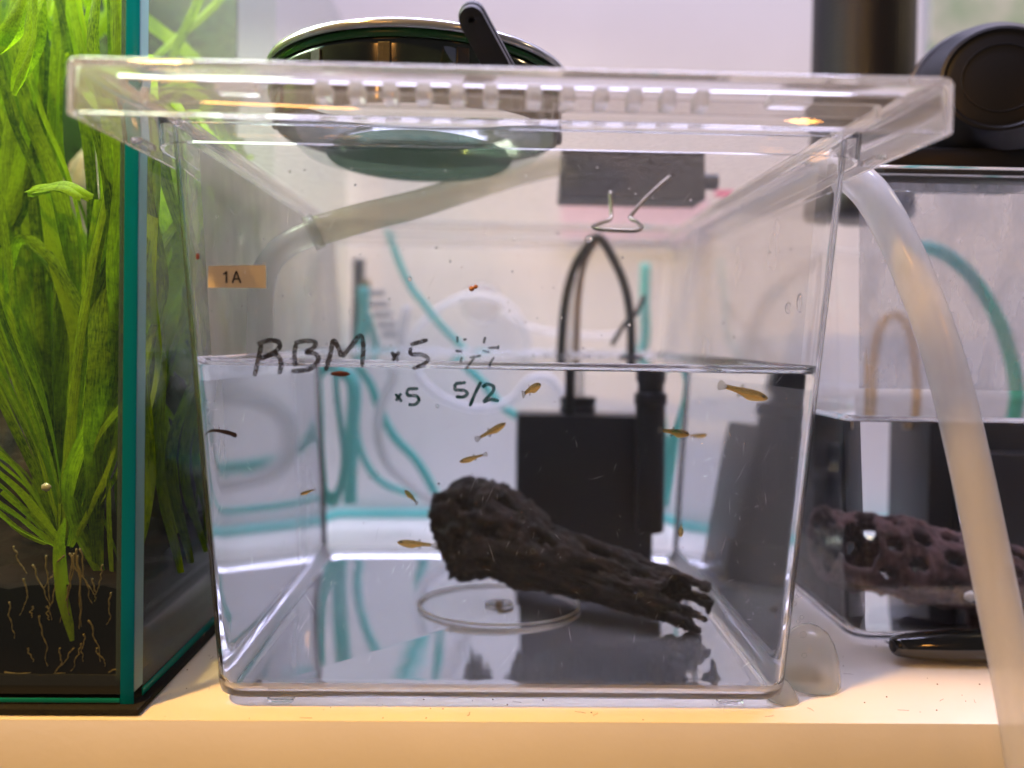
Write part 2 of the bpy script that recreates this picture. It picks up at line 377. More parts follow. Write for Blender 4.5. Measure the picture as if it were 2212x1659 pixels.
# droplets above the water
M_drop = glass('droplet', 1.33)
ms = []
for (u, v, r_) in [(885, 603, 4.5), (840, 647, 3), (802, 659, 3), (1213, 687, 2.5), (1359, 702, 4), (1345, 557, 3), (926, 644, 2), (1205, 503, 4), (948, 1046, 3), (1726, 640, 3), (945, 878, 4), (1135, 697, 2), (1110, 518, 3), (670, 636, 3), (610, 640, 2.5), (705, 745, 3)]:
    b = bmesh.new(); bmesh.ops.create_icosphere(b, subdivisions=2, radius=r_/F*.235); me = bpy.data.meshes.new('d'); b.to_mesh(me); b.free()
    ms.append(xf(me, Matrix.Translation(front(u, v, .00035)) @ Matrix.Diagonal((1, .5, 1.15, 1))))
for i in range(60):
    u, v, r_ = rs.uniform(420, 1740), rs.uniform(360, 760), rs.uniform(1.2, 3.2)
    b = bmesh.new(); bmesh.ops.create_icosphere(b, subdivisions=2, radius=r_/F*.235); me = bpy.data.meshes.new('d'); b.to_mesh(me); b.free()
    ms.append(xf(me, Matrix.Translation(front(u, v, .00035)) @ Matrix.Diagonal((1, .5, 1.1, 1))))
for (u, v, r_, s) in [(1728, 655, 7, 3.0), (1703, 666, 7, 1.8), (1272, 517, 8, .9)]:
    b = bmesh.new(); bmesh.ops.create_icosphere(b, subdivisions=3, radius=r_/F*.235); me = bpy.data.meshes.new('d'); b.to_mesh(me); b.free()
    ms.append(xf(me, Matrix.Translation(front(u, v, .00035)) @ Matrix.Diagonal((1, .35, s, 1))))
link('droplets', smooth_by(join(ms), 60), M_drop, tub, kind='stuff')

# ------------------------------------------------------------------ lid
lid = thing('tub_lid', 'flat clear plastic lid with moulded vent bars lying on the tub marked 1A', 'lid')
LX0, LX1, LY0, LY1 = -.1145, .1228, .1911, .4620
LZ0, LZ1 = .1833, .1988
def lr(z, ins, rad):
    rad = max(rad*.42, .0008); return rrect(LX0+ins, LX1-ins, LY0+ins, LY1-ins, z, rad, 6)
rings = [lr(LZ0, .0004, .0055), lr(LZ0+.0004, 0, .006), lr(LZ1-.0022, 0, .006), lr(LZ1-.0009, .0005, .006), lr(LZ1-.0002, .0014, .006), lr(LZ1, .0026, .006)]
rings += [lr(LZ1, .008, .006), lr(LZ1-.0008, .0088, .006)]
inner = [lr(LZ1-.0031, .0088, .006), lr(LZ1-.0026, .0024, .0045), lr(LZ1-.0034, .0018, .0044), lr(LZ0, .0016, .0043)]
link('lid_plate', smooth_by(loft(rings+inner, False, False, closed=True), 45), M_lid, lid)
# central plate closing the frame (butted just inside the step)
link('vent_panel', smooth_by(loft([lr(LZ1-.0009, .0089, .006), lr(LZ1-.0031, .0089, .006)]), 30), M_thinlid, lid)
ribm = loft([lr(LZ1-.0033, .0130, .005), lr(LZ1-.0076, .0131, .005), lr(LZ1-.0076, .0142, .004), lr(LZ1-.0033, .0143, .004)], closed=True)
link('inner_rib', smooth_by(ribm, 40), M_lid, lid)
# tabs on the side lips
for u, v in ((268, 292), (1900, 325)):
    x = LX0+.0018 if u < 1000 else LX1-.0018
    s = 1 if u < 1000 else -1
    link('tab', box(min(x, x+s*.0035), max(x, x+s*.0035), .222, .232, .1836, .1856, .0004), M_lid, lid)
barp = []
for du in (47, 120, 193, 266, 339, 412):
    barp += [1107-du, 1107+du]
M_bar = glass('vent_bar_plastic', 1.49, (.98, .98, .98), .05, milk=.30, milkcol=(.85, .83, .80))
bm_ = box(-.0021, .0021, 0, .0065, -.0052, 0, .0008, 2)
for u in sorted(barp):
    x = at(u, 205, .1965).x
    o = link('vent_bar', bm_, None, lid)
    if not bm_.materials: bm_.materials.append(M_bar)
    o.location = (x, .1965, LZ1-.0032)
for u0, u1 in ((462, 556), (1663, 1756)):
    xa, xb = at(u0, 210, .198).x, at(u1, 210, .198).x
    link('latch', box(xa, xb, .1975, .2035, LZ1-.0062, LZ1-.0032, .0008), M_bar, lid)
fogm = mesh('fog', [(LX0+.016, LY0+.03, LZ1-.00335), (LX1-.016, LY0+.03, LZ1-.00335), (LX1-.016, LY1-.016, LZ1-.00335), (LX0+.016, LY1-.016, LZ1-.00335)], [(0, 1, 2, 3)])
link('condensation', fogm, M_fog, lid, kind='stuff')

# ------------------------------------------------------------------ things on the lid
M_dkgreen = pmat('dark_green_glaze', (.012, .05, .018), .12, coat=.6)
M_green_ring = pmat('green_enamel', (.008, .075, .012), .2)
M_rim = pmat('grey_glossy_rim', (.42, .44, .46), .16, metal=.6, coat=.5)
M_blackp = pmat('black_plastic', (.012, .012, .013), .38, bump=.15, bscale=900)
M_panel = pmat('dark_smoked_panel', (.014, .024, .018), .12, coat=.8, var=.7, vscale=30)
dish = thing('round_dish', 'round dark dish with grey rim and green band resting on the tub lid', 'dish')
DC = Vector((at(912, 100, .305).x, .3050, LZ1+.0002)); DR = .0625
def place(o, loc): o.location = loc; return o
place(link('rim', lathe([(DR-.002, .0318), (DR-.0005, .0308), (DR, .0325), (DR-.0006, .0342), (DR-.003, .0350), (DR-.006, .0335)], 96, False), M_rim, dish, smooth=True), DC)
place(link('green_band', lathe([(DR-.0022, .0312), (DR-.0016, .0312), (DR-.0018, .0290), (DR-.0026, .0286)], 96, False), M_green_ring, dish, smooth=True), DC)
place(link('wall', lathe([(DR-.0036, .0120), (DR-.0030, .0262), (DR-.0028, .0325), (DR-.006, .0325), (DR-.0066, .0120)], 96, False), M_panel, dish, smooth=True), DC)
place(link('base', lathe([(.038, .0015), (.048, .003), (DR-.0037, .0119)], 96, False), thin('smoked_glass', (.88, .91, .89), .06, (.35, .42, .38), rough=.2, gl=.1), dish, smooth=True), DC)
place(link('foot_ring', lathe([(.001, .0008), (.037, .0002), (.0385, .0015), (.037, .0040), (.001, .0040)], 96, False), thin('green_glass_foot', (.30, .42, .36), .25, (.04, .10, .06), rough=.3, gl=.1), dish, smooth=True), DC)
for k in range(14):
    a_ = -pi/2 + (k-6.5)*2*pi/14+.12
    d_ = link('divider', box(-.0022, .0022, -.0010, .0006, .0122, .0268, .0003), M_blackp, dish)
    d_.location = DC + Vector((cos(a_)*(DR-.0032), sin(a_)*(DR-.0032), 0)); d_.rotation_euler = (0, 0, a_+pi/2)
# leaning bar with a hole
bar = thing('black_bar', 'flat black plastic bar with a small hole, leaning on the dish rim', 'bar')
def bar_mesh(w_, L, th, hole_on=True):
    n = 10; out = [(w_/2*cos(pi*k/n), L+w_/2*sin(pi*k/n)) for k in range(n+1)] + [(-w_/2, 0), (w_/2, 0)]
    hole = [(w_*.13*cos(2*pi*k/12), L+w_*.0+w_*.10*sin(2*pi*k/12)) for k in range(12)]
    b = bmesh.new()
    vo = [b.verts.new((x, 0, z)) for x, z in out]; vh = [b.verts.new((x, 0, z)) for x, z in hole]
    ed = [b.edges.new((vo[i], vo[(i+1) % len(vo)])) for i in range(len(vo))]+([b.edges.new((vh[i], vh[(i+1) % 12])) for i in range(12)] if hole_on else [])
    if not hole_on:
        for q in vh: b.verts.remove(q)
    bmesh.ops.triangle_fill(b, use_beauty=True, edges=ed)
    r_ = bmesh.ops.extrude_face_region(b, geom=b.faces[:]); 
    for e in r_['geom']:
        if isinstance(e, bmesh.types.BMVert): e.co.y += th
    bmesh.ops.recalc_face_normals(b, faces=b.faces)
    me = bpy.data.meshes.new('bar'); b.to_mesh(me); b.free(); return me
p0 = at(1090, 175, .236); p1 = at(1018, 44, .226)
for (th, off, w_) in ((.0042, 0, .0080), (.0035, .0046, .0088)):
    o = link('bar_half', bar_mesh(w_, (p1-p0).length, th, off == 0), M_blackp, bar)
    zax = (p1-p0).normalized(); yax = Vector((.35, 1, 0)); yax = (yax - zax*yax.dot(zax)).normalized(); xax = yax.cross(zax)
    mm = Matrix((xax, yax, zax)).transposed().to_4x4(); mm.translation = p0+yax*off; o.matrix_world = mm
    bv = o.modifiers.new('b', 'BEVEL'); bv.width = .0005; bv.segments = 2; bv.limit_method = 'ANGLE'
# white crust on its tip
# binder clip hanging below the lid
M_steel = pmat('tarnished_steel', (.30, .26, .20), .30, metal=1, bump=.1, bscale=700)
M_clip = pmat('black_clip_steel', (.008, .008, .009), .55)
clip = thing('binder_clip', 'large black binder clip on the lid with its wire handle hanging below', 'clip')
cx0, cx1 = at(1212, 420, .372).x, at(1525, 420, .372).x
zt_ = LZ1+.0004
prof = [(.372, zt_), (.375, zt_+.026), (.378, zt_+.0265), (.396, zt_+.004), (.396, zt_)]
V = [(x, y, z) for x in (cx0, cx1) for (y, z) in prof]; n_ = len(prof)
me = mesh('clip', V, [tuple(range(n_)), tuple(range(2*n_-1, n_-1, -1))]+[(i, (i+1) % n_, n_+(i+1) % n_, n_+i) for i in range(n_)]); fixn(me)
o = link('clip_body', me, M_clip, clip); bv = o.modifiers.new('b', 'BEVEL'); bv.width = .0008; bv.segments = 2
link('clip_hinge', tube([(cx1-.001, .377, zt_+.0105), (cx1+.007, .377, zt_+.0105)], .0042, 14, 0), M_clip, clip)
W_ = lambda u, v, Y: at(u, v, Y)
hand = [W_(1318, 415, .315), W_(1320, 455, .312), W_(1318, 474, .309), W_(1298, 482, .305), W_(1281, 490, .299), W_(1296, 496, .293), W_(1340, 499, .290), W_(1374, 499, .290), W_(1386, 491, .296), W_(1376, 480, .304), W_(1362, 472, .308), W_(1372, 455, .309), W_(1400, 424, .311), W_(1446, 382, .316)]
link('wire_handle', tube(hand, .00085, 10, 6), M_steel, clip, smooth=True)

# ------------------------------------------------------------------ siphon hose inside the tub, upper left
M_oliv = thin('olive_hose', (.88, .86, .78), .30, (.55, .52, .42))
M_clearp = thin('clear_tube', (.90, .90, .90), .20, (.8, .8, .8), ior=1.7)
sip = thing('siphon_hose', 'flexible olive hose with a clear elbow running under the lid inside the tub', 'hose')
sp_ = [at(683, 500, .29), at(780, 472, .30), at(900, 442, .315), at(1010, 408, .335), at(1130, 372, .36), at(1230, 350, .385)]
link('flexible_hose', tube(sp_, .0062, 16), M_oliv, sip, smooth=True)
el = [at(562, 770, .285), at(563, 690, .285), at(566, 620, .285), at(582, 570, .286), at(620, 530, .288), at(686, 499, .2902)]
link('elbow_tube', tube(el, .0050, 16), M_clearp, sip, smooth=True)
link('collar', tube([at(668, 507, .2895), at(690, 498, .2902)], .0072, 16, 0), M_clearp, sip, smooth=True)

# ------------------------------------------------------------------ box filter and heater at the back of the tub
M_filter = pmat('black_filter_plastic', (.010, .011, .018), .4, bump=.2, bscale=300)
M_cord = pmat('black_rubber_cord', (.02, .02, .022), .5)
M_airhose = pmat('teal_silicone', (.16, .68, .63), .35, trans=.5)
M_whitehose = thin('white_silicone', (.93, .94, .95), .68, (.97, .97, .98), gl=1) if True else None
FY = .432
def filter_set(dx=0, dy=0, zc=WL, lab='', heater=True):
    f = thing('box_filter', 'black box filter with round cap standing in the ' + lab, 'filter', group='black box filters')
    x0, x1 = inw(1117, 1000, FY).x+dx, inw(1405, 1000, FY).x+dx
    zt = inw(1200, 896, FY).z; y0, y1 = FY+dy, .468+dy
    link('filter_box', smooth_by(box(x0, x1, y0, y1, .0056, zt, .0015, 2)), M_filter, f)
    xa, xb = inw(1212, 870, FY).x+dx, inw(1290, 870, FY).x+dx
    cap = link('cap', smooth_by(lathe([(.001, 0), ((xb-xa)/2, 0), ((xb-xa)/2, .0035), ((xb-xa)/2-.0008, .0045), ((xb-xa)/2, .0055), ((xb-xa)/2, .0090), (.001, .0095)], 40)), M_filter, f)
    cap.location = ((xa+xb)/2, FY+.017+dy, zt+.0001)
    t_ = link('uplift_tube', tube([((xa+xb)/2, FY+.017+dy, zt+.0095), ((xa+xb)/2, FY+.017+dy, zc-.002), ((xa+xb)/2+.002, FY+.017+dy, zc+.03), ((xa+xb)/2+.004, FY+.017+dy, .165)], .0035, 14), M_clearp, f, smooth=True)
    if heater:
        h = thing('heater', 'black cylindrical heater with cord beside the box filter in the ' + lab, 'heater', group='black heaters')
        xh = (inw(1366, 1000, .418).x+inw(1428, 1000, .418).x)/2+dx; rh = (inw(1428, 1000, .418).x-inw(1366, 1000, .418).x)/2
        zb_ = inw(1395, 1165, .418).z+.004
        link('heater_body', smooth_by(lathe([(.001, zb_), (rh-.001, zb_), (rh, zb_+.001), (rh, .095), (rh+.0008, .0955), (rh+.0008, .101), (rh-.0008, .102), (rh-.0010, .106), (rh, .108), (rh, zc+.0008), (rh*.6, zc+.0018), (.001, zc+.002)], 32)), M_filter, h).location = (xh, .418+dy, 0)
        ap = at(1290, 512, .42)
        pts = [Vector((xh-dx, .418, zc+.001)), at(1362, 690, .418), at(1350, 620, .419), at(1322, 555, .42), ap, at(1258, 548, .425), at(1236, 590, .43), at(1220, 660, .432), at(1212, 760, .434), Vector((at(1212, 760, .436).x, .438, zt))]
        link('cord', tube([p+Vector((dx, dy, 0)) for p in pts], .0027, 10), M_cord, h, smooth=True)
        if dx == 0:
            link('brown_tube', tube([at(1288, 520, .428), at(1262, 570, .43), at(1250, 640, .435), at(1245, 760, .44)], .0019, 10), pmat('brown_tubing', (.35, .25, .16), .4), h, smooth=True)
            link('cable_clip', tube([at(1322, 745, .425), at(1350, 700, .422), at(1372, 680, .422), at(1392, 640, .424)], .0014, 8), M_cord, h, smooth=True)
filter_set(lab='tub marked 1A')

# ------------------------------------------------------------------ cholla driftwood
def woodmat(name, c1, c2):
    m_, nt, p, o = mat(name)
    v = texco(nt, (1, 1, 1)); n = nd(nt, 'ShaderNodeTexNoise', Scale=160.0, Detail=6.0); nt.links.new(v, n.inputs['Vector'])
    r = nd(nt, 'ShaderNodeValToRGB'); r.color_ramp.elements[0].color = (*c1, 1); r.color_ramp.elements[1].color = (*c2, 1); r.color_ramp.elements[0].position = .38; r.color_ramp.elements[1].position = .72
    nt.links.new(n.outputs['Fac'], r.inputs[0]); nt.links.new(r.outputs[0], p.inputs['Base Color']); p.inputs['Roughness'].default_value = .65
    b = nd(nt, 'ShaderNodeBump', Strength=1.0, Distance=.0015); n2 = nd(nt, 'ShaderNodeTexNoise', Scale=330.0, Detail=7.0, Roughness=.7); nt.links.new(v, n2.inputs['Vector'])
    nt.links.new(n2.outputs['Fac'], b.inputs['Height']); nt.links.new(b.outputs[0], p.inputs['Normal']); return m_
def cholla(path, radii, mt, name, label, seed=0, NU=150, NV=72, fingers=True, rows=11, cols=7, thick=.0026, holes=1.0, bulge=None, closed_head=False, rough=1.0):
    P = catmull(path, 20); L = len(P)-1
    V = []; up = None
    def samp(arr, t):
        x = t*(len(arr)-1); i = min(int(x), len(arr)-2); return arr[i]*(1-(x-i))+arr[i+1]*(x-i)
    inside = [[0]*NV for _ in range(NU+1)]
    for i in range(NU+1):
        t = i/NU; x = t*L; k = min(int(x), L-1); p = P[k].lerp(P[k+1], x-k)
        tg = (P[min(k+2, L)]-P[max(k-1, 0)]).normalized()
        if up is None: up = tg.orthogonal().normalized()
        up = (up-tg*up.dot(tg)).normalized(); s = tg.cross(up); r = samp(radii, t)
        for j in range(NV):
            a_ = 2*pi*j/NV
            row = t*rows; ci = a_/(2*pi)*cols + (.5 if int(row) % 2 else 0) + .18*noise.noise(Vector((t*9+seed, 0, 0)))
            fr_ = row-int(row)-.5+.15*noise.noise(Vector((cos(a_)*2, sin(a_)*2, t*8+seed))); fc_ = ci-math.floor(ci)-.5
            sz = .82+.3*noise.noise(Vector((int(row)*3.1+seed, math.floor(ci) % cols*1.7, 0)))
            e = (fr_/.44)**2+(fc_/.33)**2; e /= max(sz, .3)**2
            hole = e < .85*holes; inside[i][j] = hole
            rr = r*(1 + rough*.09*noise.noise(Vector((cos(a_)*9, sin(a_)*9, t*14+seed)))+rough*.05*noise.noise(Vector((cos(a_)*17, sin(a_)*17, t*60+seed))) + .20*noise.noise(Vector((cos(a_)*1.5, sin(a_)*1.5, t*7+seed))) + .07*noise.noise(Vector((cos(a_)*5, sin(a_)*5, t*24+seed))))
            rr += .0010*(math.exp(-abs(e-1.25)*2.2)) - .0022*math.exp(-max(e-.6, 0)*2)
            if bulge: rr += bulge(t, a_)
            V.append(p + (up*cos(a_)+s*sin(a_))*rr)
    Fc = []
    for i in range(NU):
        for j in range(NV):
            h = inside[i][j] and inside[i+1][j] and inside[i][(j+1) % NV]
            if fingers and i/NU > .88:
                h = h or noise.noise(Vector((cos(2*pi*j/NV)*2.6, sin(2*pi*j/NV)*2.6, seed+3.0+i/NU*1.5))) + (i/NU-.88)*3.2 > .20
            if h: continue
            Fc.append((i*NV+j, i*NV+(j+1) % NV, (i+1)*NV+(j+1) % NV, (i+1)*NV+j))
    if closed_head:
        V.append(P[0]+(P[0]-P[2]).normalized()*-.004); c_ = len(V)-1
        for j in range(NV): Fc.append((j, c_, (j+1) % NV))
    me = mesh('wood', V, Fc); b = bmesh.new(); b.from_mesh(me)
    bmesh.ops.delete(b, geom=[v for v in b.verts if not v.link_faces], context='VERTS')
    b.to_mesh(me); b.free(); fixn(me)
    o = link(name, me, mt, smooth=True, label=label, category='driftwood', group='pieces of cholla driftwood')
    s_ = o.modifiers.new('wall', 'SOLIDIFY'); s_.thickness = thick; s_.offset = -1
    return o
M_wood = woodmat('dark_wet_wood', (.0035, .0025, .0025), (.036, .016, .010))
M_wood2 = woodmat('purple_brown_wood', (.05, .020, .021), (.17, .082, .075))
wp = [inw(968, 1150, .375), inw(1010, 1140, .372), inw(1075, 1160, .366), inw(1180, 1205, .355), inw(1300, 1240, .342), inw(1410, 1276, .330), inw(1515, 1316, .318)]
def px2r(px, Y): return px/F*Y*1.12/1.0
rad = [px2r(78, .33), px2r(108, .33), px2r(106, .33), px2r(72, .33), px2r(62, .32), px2r(58, .31), px2r(55, .30)]
rad = [x*.88 for x in rad]
cholla(wp, rad, M_wood, 'driftwood', 'dark brown pitted cholla log lying in the tub marked 1A', seed=2.0, rows=7, cols=8, NU=190, NV=90, closed_head=True, holes=.62, rough=1.5)
# the stub that rises from the head of the log
kn = [inw(1030, 1170, .372), inw(1020, 1120, .372), inw(1012, 1075, .370), inw(1008, 1048, .370)]
o = cholla(kn, [px2r(74, .33), px2r(62, .33), px2r(48, .33), px2r(24, .33)], M_wood, 'stub', '', seed=9.0, rows=4, cols=5, NU=50, NV=60, fingers=False, holes=.35, closed_head=False)
for k in ('label', 'category', 'group'): del o[k]
o.parent = bpy.data.objects['driftwood']

# ------------------------------------------------------------------ fish
def fishmat(name, back, belly, a):
    m_, nt, p, o = mat(name)
    g = nd(nt, 'ShaderNodeTexCoord'); sx = nd(nt, 'ShaderNodeSeparateXYZ'); nt.links.new(g.outputs['Generated'], sx.inputs[0])
    n = nd(nt, 'ShaderNodeTexNoise', Scale=9.0, Detail=4.0); nt.links.new(g.outputs['Generated'], n.inputs['Vector'])
    ad = nd(nt, 'ShaderNodeMath', operation='MULTIPLY_ADD'); ad.inputs[1].default_value = .5; nt.links.new(n.outputs['Fac'], ad.inputs[0]); nt.links.new(sx.outputs['Z'], ad.inputs[2])
    r = nd(nt, 'ShaderNodeValToRGB'); e = r.color_ramp.elements; e[0].color = (*belly, 1); e[0].position = .45; e[1].color = (*[x*.45 for x in back], 1); e[1].position = 1.0
    mid = e.new(.66); mid.color = (min(1, belly[0]), belly[1]*.78, belly[2]*.45, 1); m3 = e.new(.80); m3.color = (*back, 1)
    nt.links.new(ad.outputs[0], r.inputs[0]); nt.links.new(r.outputs[0], p.inputs['Base Color'])
    p.inputs['Roughness'].default_value = .35
    t = nd(nt, 'ShaderNodeBsdfTranslucent'); nt.links.new(r.outputs[0], t.inputs[0]); mx = nd(nt, 'ShaderNodeMixShader', Fac=.45)
    tr = nd(nt, 'ShaderNodeBsdfTransparent'); tr.inputs[0].default_value = (1, .80, .42, 1); m2 = nd(nt, 'ShaderNodeMixShader', Fac=a)
    nt.links.new(p.outputs[0], mx.inputs[1]); nt.links.new(t.outputs[0], mx.inputs[2]); nt.links.new(mx.outputs[0], m2.inputs[1]); nt.links.new(tr.outputs[0], m2.inputs[2]); nt.links.new(m2.outputs[0], o.inputs[0]); return m_
M_fish = fishmat('golden_fish_skin', (.46, .33, .14), (1.0, .72, .28), .52)
M_fin = thin('fin_membrane', (.88, .85, .80), .34, (.5, .45, .35), ior=1.1)
M_finray = pmat('fin_ray', (.05, .045, .04), .5)
M_eye = pmat('fish_eye', (.008, .008, .008), .1)
M_gold = pmat('gold_iris', (.55, .42, .18), .3)
def fish_body(bend=0):
    prof = [(0, .004, .0), (.03, .045, -.004), (.09, .085, -.006), (.18, .115, -.010), (.30, .135, -.020), (.40, .135, -.022), (.50, .105, -.004), (.62, .075, .010), (.75, .062, .012), (.84, .058, .012), (.86, .050, .012)]
    rings = []; n = 14
    for x, h, z in prof:
        w_ = h*.62 if x < .45 else h*.45
        rings.append([(.5-x, w_*cos(2*pi*k/n)+bend*(x-.2)**2*(1 if x > .2 else 0), z+h*sin(2*pi*k/n)) for k in range(n)])
    return loft(rings)
def poly_fin(pts): return mesh('fin', pts, [tuple(range(len(pts)))])
fish_src = {}
def make_fish(i, head, tail, Yh, Yt, label, bend=0, scale_h=1.0, above=False):
    f = thing('fish', label, 'fish', group='small golden fish in the tub')
    A = inw(*head, Yh); B = inw(*tail, Yt); L = (A-B).length
    b_ = link('fish_body', fish_body(bend), M_fish, f, smooth=True)
    by = bend*(.86-.2)**2
    T = []
    for k in range(9):
        a_ = radians(-40+80*k/8); T.append((-.34-.20*cos(a_)-.02*(k % 2), by+bend*.12+.01*sin(k), .012+.20*sin(a_)))
    tf = [(-.33, by, .05)]+[T[8-k] for k in range(9)]+[(-.33, by, -.03)]
    link('tail_fin', poly_fin(tf), M_fin, f)
    rr = join([mesh('r', [(-.33, by, .012+.03*(k-4)/4), (-.335, by, .016+.03*(k-4)/4), T[k]], [(0, 1, 2)]) for k in range(9)])
    link('fin_rays', rr, M_finray, f)
    link('dorsal_fin', poly_fin([(.0, bend*.09, .10), (-.03, bend*.1, .17), (-.08, bend*.15, .17), (-.10, bend*.16, .07)]), M_fin, f)
    link('anal_fin', poly_fin([(-.02, bend*.09, -.09), (-.08, bend*.1, -.17), (-.14, bend*.15, -.14), (-.12, bend*.16, -.05)]), M_fin, f)
    for s in (-1, 1):
        e = link('eye', xf(lathe([(.001, .020), (.018, .017), (.027, .008), (.030, 0)], 16), Matrix.Translation((.40, s*.046, .018)) @ Matrix.Rotation(-s*pi/2, 4, 'X')), M_eye, f)
    ax = (A-B).normalized(); zz = Vector((0, 0, 1)); zz = (zz-ax*zz.dot(ax)).normalized()
    if zz.length < .5: zz = Vector((1, 0, 0))
    yy = zz.cross(ax)
    mm = Matrix((ax*L, yy*L*scale_h, zz*L*scale_h)).transposed().to_4x4(); mm.translation = (A+B)/2
    f.matrix_world = mm
make_fish(0, (1657, 861), (1553, 833), .258, .262, 'largest golden fish, just under the waterline at the right with a fanned clear tail', scale_h=.88)
make_fish(1, (1487, 938), (1424, 930), .275, .272, 'pale golden fish beside the heater facing right, above the drop-shaped fish', bend=.2, scale_h=1.0)
make_fish(2, (1522, 939), (1480, 942), .335, .335, 'small orange fish right behind the tail-fanned pale fish by the heater', scale_h=.9)
make_fish(3, (1168, 830), (1122, 853), .280, .272, 'brown-gold fish pointing up right, under the waterline beside the 5/2 writing', bend=-.25, scale_h=1.05)
make_fish(4, (1093, 914), (1030, 950), .300, .296, 'yellowish fish swimming up right beside the black filter, below the 5/2 writing', scale_h=.8)
make_fish(5, (993, 998), (1050, 981), .290, .295, 'slim yellow fish facing left just above the driftwood stub', bend=.15, scale_h=.75)
make_fish(6, (876, 1059), (907, 1087), .300, .296, 'tiny orange fish diving tail down, left of the driftwood stub', bend=.3, scale_h=.95)
make_fish(7, (651, 1068), (684, 1057), .270, .274, 'tiny orange fish alone near the left wall of the tub', scale_h=.85)
make_fish(8, (860, 1171), (944, 1179), .300, .306, 'silver-gold fish whose tail touches the head of the driftwood', scale_h=.72)
# fish seen head-on: body foreshortened towards the camera
make_fish(9, (1466, 1156), (1468, 1132), .300, .312, 'drop-shaped gold fish seen head-on over the floor right of the filter', scale_h=1.0)

# red snail on the water line, eggs
M_red = pmat('rust_brown', (.25, .06, .02), .5, bump=.3, bscale=900)
def blob(name, label, cat, u, v, du, dv, mt, off=.0006, fn=front):
    b = bmesh.new(); bmesh.ops.create_icosphere(b, subdivisions=3, radius=1)
    for q in b.verts: q.co *= 1+.25*noise.noise(q.co*1.7+Vector((u, v, 0)))
    me = bpy.data.meshes.new('b'); b.to_mesh(me); b.free()
    s = .235/F; me.transform(Matrix.Translation(front(u, v, off)) @ Matrix.Diagonal((du*s, min(du, dv)*s*.5, dv*s, 1)))
    return link(name, me, mt, smooth=True, label=label, category=cat)
blob('debris_flake', 'rust-brown flake stuck at the waterline below the marker letter M', 'debris', 736, 808, 20, 6, M_red)
o = blob('snail', 'two tiny orange snails stuck above the waterline on the tub front', 'snail', 1019, 624, 6, 5.5, pmat('amber_shell', (.45, .17, .04), .35))
blob('snail', 'upper right one of the pair of tiny orange snails on the tub front', 'snail', 1028, 620, 4.6, 4.6, bpy.data.materials['amber_shell'])
o['label'] = 'lower left and larger one of the pair of tiny orange snails on the tub front'
blob('debris_flake', 'small rusty flake on the left edge of the tub above the sticker', 'debris', 427, 555, 4, 7, M_red)
me = stroke([(442, 941), (452, 933), (462, 930), (480, 932), (497, 936), (512, 942)], 7.5, .0006, taper=True)
o = link('dark_strip', me, pmat('dark_strip', (.022, .014, .016), .4), label='thin dark curled strip stuck low on the left of the tub front', category='strip'); s_ = o.modifiers.new('t', 'SOLIDIFY'); s_.thickness = .0003

# ------------------------------------------------------------------ airline hoses and fittings behind the tub
def hose(name, label, pts, Y, r, mt, cat='air hose', fn=beh, group=None, n=10):
    if not hasattr(Y, '__len__'): Y = [Y]*len(pts)
    P = [fn(u, v, y) for (u, v), y in zip(pts, Y)]
    o = link(name, tube(P, r, n), mt, smooth=True, label=label, category=cat)
    if group: o['group'] = group
    return o
G = 'teal air hoses behind the tub'
hose('air_hose', 'longest teal air hose crossing behind the tub from upper left down to the filter', [(835, 480), (857, 553), (885, 616), (915, 655), (950, 700), (1005, 756), (1040, 820), (1090, 880), (1150, 915)], .52, .0026, M_airhose, group=G)
hose('air_hose', 'thick teal air hose hanging vertically behind the left of the filter tub', [(785, 620), (786, 690), (778, 760), (776, 830), (772, 950), (770, 1040), (770, 1085)], .52, .0042, M_airhose, group=G)
hose('air_hose', 'teal air hose branching right from the vertical bundle beneath the valve', [(795, 680), (808, 730), (820, 765), (812, 830), (830, 880), (860, 940), (905, 990), (935, 1040), (953, 1080)], .53, .0028, M_airhose, group=G)
hose('air_hose', 'teal air hose sweeping low from the vertical bundle towards the log', [(776, 800), (778, 880), (790, 960), (812, 1012), (840, 1042), (880, 1060), (930, 1072)], .545, .0023, M_airhose, group=G)
hose('air_hose', 'thin teal air hose left of the vertical bundle', [(736, 800), (740, 860), (748, 920), (755, 990), (745, 1060), (735, 1090)], .50, .0018, M_airhose, group=G)
hose('air_hose', 'teal air hose hanging straight between the heater cord and the right wall', [(1394, 570), (1392, 650), (1392, 740), (1400, 830), (1415, 920), (1425, 1090)], .53, .0040, M_airhose, group=G)
o = hose('air_hose', 'teal air hose lying along the shelf at the foot of the wall', [(0, 0), (1, 1), (2, 2)], .5, .003, M_airhose, group=G)
o.data = tube([(-.5, WALLY-.008, .0042), (-.2, WALLY-.0075, .0042), (0, WALLY-.008, .0042), (.3, WALLY-.0085, .0042), (.6, WALLY-.008, .0042)], .0030, 10); o.data.materials.append(M_airhose); o.data.shade_smooth()
G2 = 'white air hoses behind the tub'
hose('air_hose', 'white air hose curving down to the driftwood head', [(880, 660), (868, 740), (858, 810), (830, 880), (826, 940), (845, 1000), (885, 1040), (951, 1088), (1010, 1110)], .50, .0030, M_whitehose, group=G2)
hose('air_hose', 'white air hose looped below the suction cup', [(905, 800), (925, 830), (971, 864), (1038, 882), (1105, 863), (1140, 822), (1181, 815), (1215, 850), (1250, 880)], .51, .0028, M_whitehose, group=G2)
hose('air_hose', 'white air hose arching over through the suction cup', [(880, 760), (905, 712), (945, 672), (990, 645), (1040, 638), (1085, 652), (1120, 685), (1138, 730), (1142, 770)], .54, .0026, M_whitehose, group=G2)
